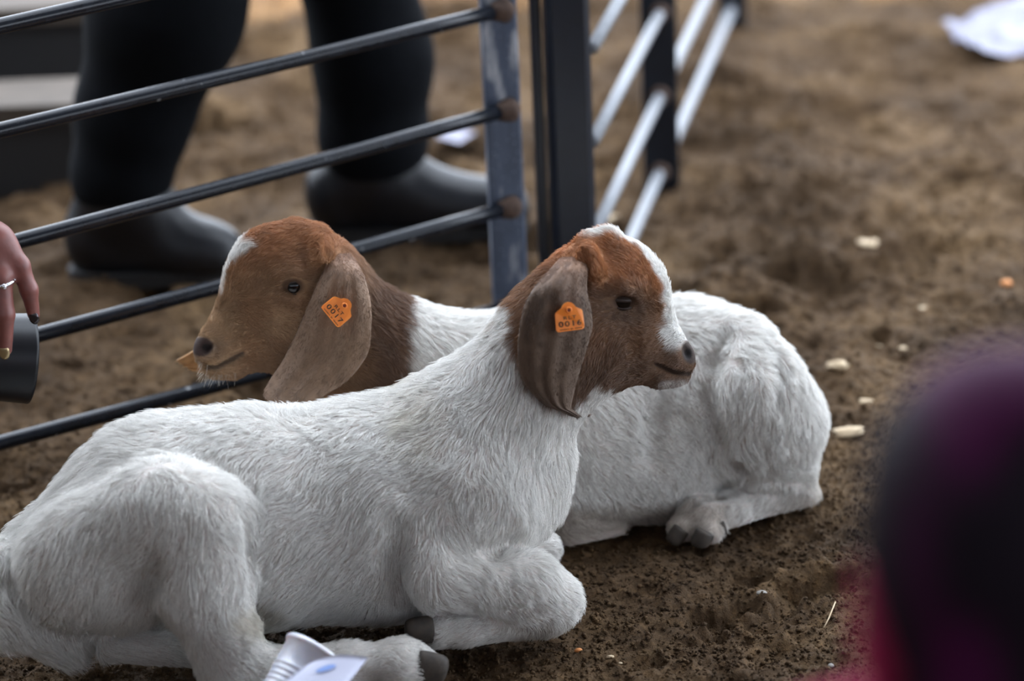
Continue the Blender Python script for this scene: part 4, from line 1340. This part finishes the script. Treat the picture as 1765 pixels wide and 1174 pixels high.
# ------------------------------------------------------------------ wood chips, straw and pebbles on the dirt
M_CHIP = plain('pale_wood_chip', (168, 146, 116), .8, noise=.6, rgb2=(204, 184, 154), scale=90, bump=.001)
M_PEB = plain('grey_pebble', (104, 102, 98), .7, noise=.6, rgb2=(136, 130, 122), scale=120)
M_LEAF = plain('orange_leaf', (186, 118, 58), .7)
chips = [(1506, 583, 22, 13, 20, 'oval pale wood chip on the dirt beyond the rear goat'), (1442, 656, 13, 17, 80, 'upright tan wood chip beside the rear goat\'s rump'),
         (1488, 691, 22, 7, 0, 'thin flat wood chip on the dirt right of the rear goat\'s rump'), (1463, 740, 34, 12, 14, 'longest pale wood chip beside the rear goat\'s thigh'),
         (1496, 421, 20, 9, 0, 'faint pale wood chip on the far dirt at right'), (1556, 600, 8, 5, 30, 'tiny wood chip beside the oval chip'), (1592, 535, 12, 4, -40, 'short straw splinter above the oval chip'),
         (1335, 400, 10, 5, 10, 'small tan wood chip on the dirt behind the rear goat'), (1052, 1128, 8, 4, 0, 'small pale wood chip right of the folded fore leg'), (1070, 1138, 4, 3, 40, 'tiny pale crumb of wood by the small pale chip'), (1040, 385, 34, 9, 5, 'flat pale wood chip at the foot of the corner post')]
for i, (px, py, lx, ly, an, lab) in enumerate(chips):
    g = G(px, py); s = mpp(g)
    z = float(ground_z(np.array([[g[0], g[1]]]))[0])
    v = ICO2[0].copy()
    v *= 1 + .55 * vnoise(v * 1.9 + i * 7, 3)[:, None] + .25 * vnoise(v * 4 + i * 3, 5)[:, None]
    v[:, 0] = np.clip(v[:, 0], -.85, .8)
    v = v * np.array([lx * s, ly * s * 1.3, ly * s * .5])
    a = math.radians(an)
    v = np.column_stack([v[:, 0] * math.cos(a) - v[:, 1] * math.sin(a), v[:, 0] * math.sin(a) + v[:, 1] * math.cos(a), v[:, 2]])
    v += np.array([g[0], g[1], z + ly * s * .35])
    tag(link('wood_chip', mesh_np('wood_chip', v, ICO2[1], False), None, M_CHIP), lab, 'wood chip', 'wood chips on the dirt')
for (px, py, r, mat, nm, lab, cat) in ((1735, 490, 11, M_LEAF, 'dry_leaf', 'small orange dry leaf on the dirt at far right', 'leaf'), (1313, 1020, 9, M_PEB, 'pebble', 'dark grey pebble in the trampled dirt at lower right', 'pebble'),
                              (1432, 1140, 6, M_PEB, 'pebble', 'small grey pebble near the bottom edge of the dirt', 'pebble'), (997, 1118, 7, M_LEAF, 'dry_leaf', 'tiny orange leaf bit by the folded knee', 'leaf')):
    g = G(px, py); s = mpp(g); z = float(ground_z(np.array([[g[0], g[1]]]))[0])
    v = ICO2[0] * (1 + .2 * vnoise(ICO2[0] * 2 + px, 3))[:, None] * np.array([r * s, r * s * .9, r * s * .55]) + np.array([g[0], g[1], z + r * s * .3])
    tag(link(nm, mesh_np(nm, v, ICO2[1]), None, mat), lab, cat)
sg = [G(1420, 1078), G(1428, 1068), G(1440, 1052)]
v, f = tube([np.array([p[0], p[1], float(ground_z(np.array([[p[0], p[1]]]))[0]) + .004 + .006 * i]) for i, p in enumerate(sg)], .0009, 6)
tag(link('straw', mesh_np('straw', v, f), None, M_CHIP), 'thin straw stalk lying on the dirt at lower right', 'straw')

# ------------------------------------------------------------------ hand with lens at the left edge
YH = 3.22
M_HAND = plain('hand_skin', (104, 60, 54), .45, noise=.5, rgb2=(124, 72, 64), scale=70, bump=.0006)
M_NAIL = plain('dark_nail_polish', (58, 54, 56), .15, metal=.6)
M_NAIL2 = plain('gold_nail_polish', (168, 148, 112), .2, metal=.7)
M_SILVER = plain('silver', (214, 214, 220), .18, metal=1.0)
M_LENS = plain('black_lens_plastic', (9, 10, 14), .38, spec=.3, noise=.4, rgb2=(13, 15, 20), scale=50)
arm = empty('person', (P(-120, 420, YH)[0], YH, 0), 'person\'s hand with ring and dark polished nails gripping a lens at left edge', 'person')
hp = lambda x, y, o=0.0: P(x, y, YH + o)
def hcap(a, b, ra, rb, k=.006, s=1.0):
    A_, B_ = hp(*a), hp(*b)
    return Prim(A_, B_, ra * mpp(A_), rb * mpp(B_), k, s)
hand_prims = [hcap((-95, 330, .02), (-40, 420, .0), 46, 50, .02, .7), hcap((-60, 420, 0), (-8, 425, -.004), 44, 30, .02, .7),
    hcap((-2, 415, -.004), (34, 458, -.008), 22, 17, .012), hcap((34, 458, -.008), (50, 500, -.012), 17, 15), hcap((50, 500, -.012), (58, 542, -.010), 15, 11),
    hcap((-22, 430, -.008), (2, 478, -.022), 24, 19, .012), hcap((2, 478, -.022), (8, 540, -.034), 18, 17), hcap((8, 545, -.034), (8, 602, -.034), 17, 13),
    hcap((-48, 440, -.008), (-38, 490, -.026), 24, 18, .012), hcap((-38, 490, -.026), (-34, 555, -.040), 17, 16), hcap((-34, 555, -.04), (-34, 604, -.04), 16, 12),
    hcap((-74, 440, -.004), (-76, 490, -.022), 22, 16, .012), hcap((-76, 490, -.022), (-74, 540, -.034), 15, 14), hcap((-74, 540, -.034), (-72, 580, -.034), 14, 10),
    hcap((-75, 400, .025), (-20, 470, .045), 26, 18, .012), hcap((-20, 470, .045), (0, 530, .05), 17, 13),
    hcap((-95, 330, .02), (-190, 180, .05), 42, 52, .02, .85), hcap((-190, 180, .05), (-330, 0, .08), 52, 62, .02, .9)]
solid('body', hand_prims, .0022, arm, M_HAND)
def nail(a, d, r, mat, off):
    c = hp(*a); s = mpp(c)
    v = ICO2[0] * np.array([r * s, .35 * r * s, 1.35 * r * s])
    an = math.radians(d)
    v = np.column_stack([v[:, 0] * math.cos(an) - v[:, 2] * math.sin(an), v[:, 1], v[:, 0] * math.sin(an) + v[:, 2] * math.cos(an)])
    link('nail', mesh_np('nail', v + c + np.array([0, off, 0]), ICO2[1]), arm, mat)
nail((60, 545, -.010), 12, 9, M_NAIL, -.0065)
nail((9, 604, -.034), 0, 10, M_NAIL2, -.0075)
nail((-34, 606, -.04), 0, 9, M_NAIL, -.007)
rc = hp(4, 487, -.024); rs = mpp(rc)
v, f = tube([rc + 20 * rs * np.array([math.cos(a), math.sin(a), .15 * math.cos(a)]) for a in np.linspace(0, 2 * math.pi, 33)], 3 * rs, 8)
rg_ = link('ring', mesh_np('ring', v, f), arm, M_SILVER)
link('ring_stone', mesh_np('ring_stone', ICO1[0] * 6.5 * rs + rc + np.array([.004, -20 * rs, 0]), ICO1[1], False), rg_, M_SILVER)
# sleeve and upper arm outside the frame
solid('sleeve', [Prim(hp(-300, 40, .07), hp(-360, -40, .09), .050, .056, .02), Prim(hp(-360, -40, .09), hp(-520, -180, .16), .058, .075, .03)], .006, arm, M_SHIRT)
# lens with hood
la, lb = hp(-330, 600, -.03), hp(50, 618, .055)
ax = lb - la; Ln = np.linalg.norm(ax); ax /= Ln
e1 = np.cross(ax, UP); e1 /= np.linalg.norm(e1); e2 = np.cross(e1, ax)
s_ = mpp(lb)
prof = [(0, 0), (48, 0), (50, .01), (50, .25), (53, .26), (53, .38), (50, .39), (50, .42), (57, .44), (58, .56), (64, .58), (66, .66), (72, .70), (74, .80), (78, .985), (78.5, 1.0), (75, 1.0), (74, .98), (66, .75), (60, .70), (0, .70)]
v = np.array([la + ax * (z * Ln) + r * s_ * (math.cos(2*math.pi*k/SEG) * e1 + math.sin(2*math.pi*k/SEG) * e2) for r, z in prof for k in range(SEG)])
f = [(i*SEG+k, i*SEG+(k+1) % SEG, (i+1)*SEG+(k+1) % SEG, (i+1)*SEG+k) for i in range(len(prof)-1) for k in range(SEG)]
lens = link('camera_lens', mesh_np('camera_lens', v, f), None, M_LENS)
tag(lens, 'black lens with wide hood held in the hand at left edge', 'lens')
ri = []
for t in np.linspace(.27, .37, 6):
    ri += [tube([la + ax * (t * Ln) + 53.5 * s_ * (math.cos(a) * e1 + math.sin(a) * e2) for a in np.linspace(0, 2*math.pi, 33)], .0008, 5)]
v, f = join_parts(ri)
link('grip_ring', mesh_np('grip_ring', v, f), lens, M_LENS)

# ------------------------------------------------------------------ child close to the camera at lower right, far out of focus
YC = 1.36
cp = lambda x, y, o=0.0: P(x, y, YC + o)
M_MAG = plain('magenta_jacket', (136, 24, 62), .9, spec=.2, noise=.5, rgb2=(156, 34, 78), scale=20)
M_CHAIR = attr_mat('child_hair', rough=.7, spec=.1)
kid = empty('person', (cp(1760, 900)[0], YC, 0), 'out-of-focus person with dark purple-streaked hair and magenta top close at lower right', 'person')
hc_ = cp(1752, 850); r1 = 245 * mpp(hc_)
pv, pq = build_implicit([Prim(cp(1752, 835), cp(1752, 900), r1 * .98, r1 * 1.0, .03), Prim(cp(1750, 900), cp(1745, 1120), r1 * .98, r1 * .90, .03, .9),
    Prim(cp(1610, 930), cp(1600, 1130), r1 * .40, r1 * .34, .02), Prim(cp(1890, 930), cp(1900, 1130), r1 * .40, r1 * .34, .02)], .004)
me = mesh_np('hair', pv, pq)
x_, y_ = unproj(pv)
st = sstep(-.15, .35, vnoise(np.column_stack([(pv[:, 0] - hc_[0] + .034) * 34, (pv[:, 1] - hc_[1]) * 14 + 5, pv[:, 2] * 9]), 12))
hcol = mix(np.tile(lin(26, 19, 27), (len(pv), 1)), lin(74, 22, 62), st * .9)
vcol(me, hcol)
link('hair', me, kid, M_CHAIR)
nb = cp(1752, 1100)
gb = lambda dx, dy, dz: np.array([nb[0] + dx, nb[1] + dy, nb[2] + dz])
solid('body', [Prim(hc_ + np.array([0, .03, 0]), hc_ + np.array([0, .05, -.04]), r1 * .85, r1 * .7, .02), Prim(hc_ + np.array([0, .03, -.05]), gb(0, .02, -.06), .036, .04, .02),
               Prim(hc_ + np.array([0, .105, -.015]), hc_ + np.array([0, .115, -.03]), .008, .011, .012)], .005, kid, M_SKIN_H)
solid('jacket', [Prim(gb(-.10, .01, -.09), gb(.10, .01, -.09), .048, .048, .03), Prim(gb(0, .01, -.14), gb(0, .01, -.42), .105, .11, .05, .75),
                 Prim(gb(-.13, .01, -.10), gb(-.16, .06, -.32), .04, .034, .02), Prim(gb(.13, .01, -.10), gb(.16, .06, -.32), .04, .034, .02),
                 Prim(cp(1528, 985), cp(1560, 1120), .017, .028, .02), Prim(cp(1970, 985), cp(1930, 1130), .016, .03, .02)], .006, kid, M_MAG)
solid('trousers', [Prim(gb(0, .01, -.42), gb(0, .01, -.46), .10, .10, .03, .75), Prim(gb(-.055, .01, -.47), (nb[0] - .06, YC, .06), .06, .042, .02), Prim(gb(.055, .01, -.47), (nb[0] + .06, YC, .06), .06, .042, .02)], .008, kid, M_TROUSER)
for s in (-1, 1):
    solid('shoe', [Prim((nb[0] + .06 * s, YC - .02, .03), (nb[0] + .062 * s, YC + .11, .026), .034, .03, .01)], .005, kid, M_BOOT, .0)
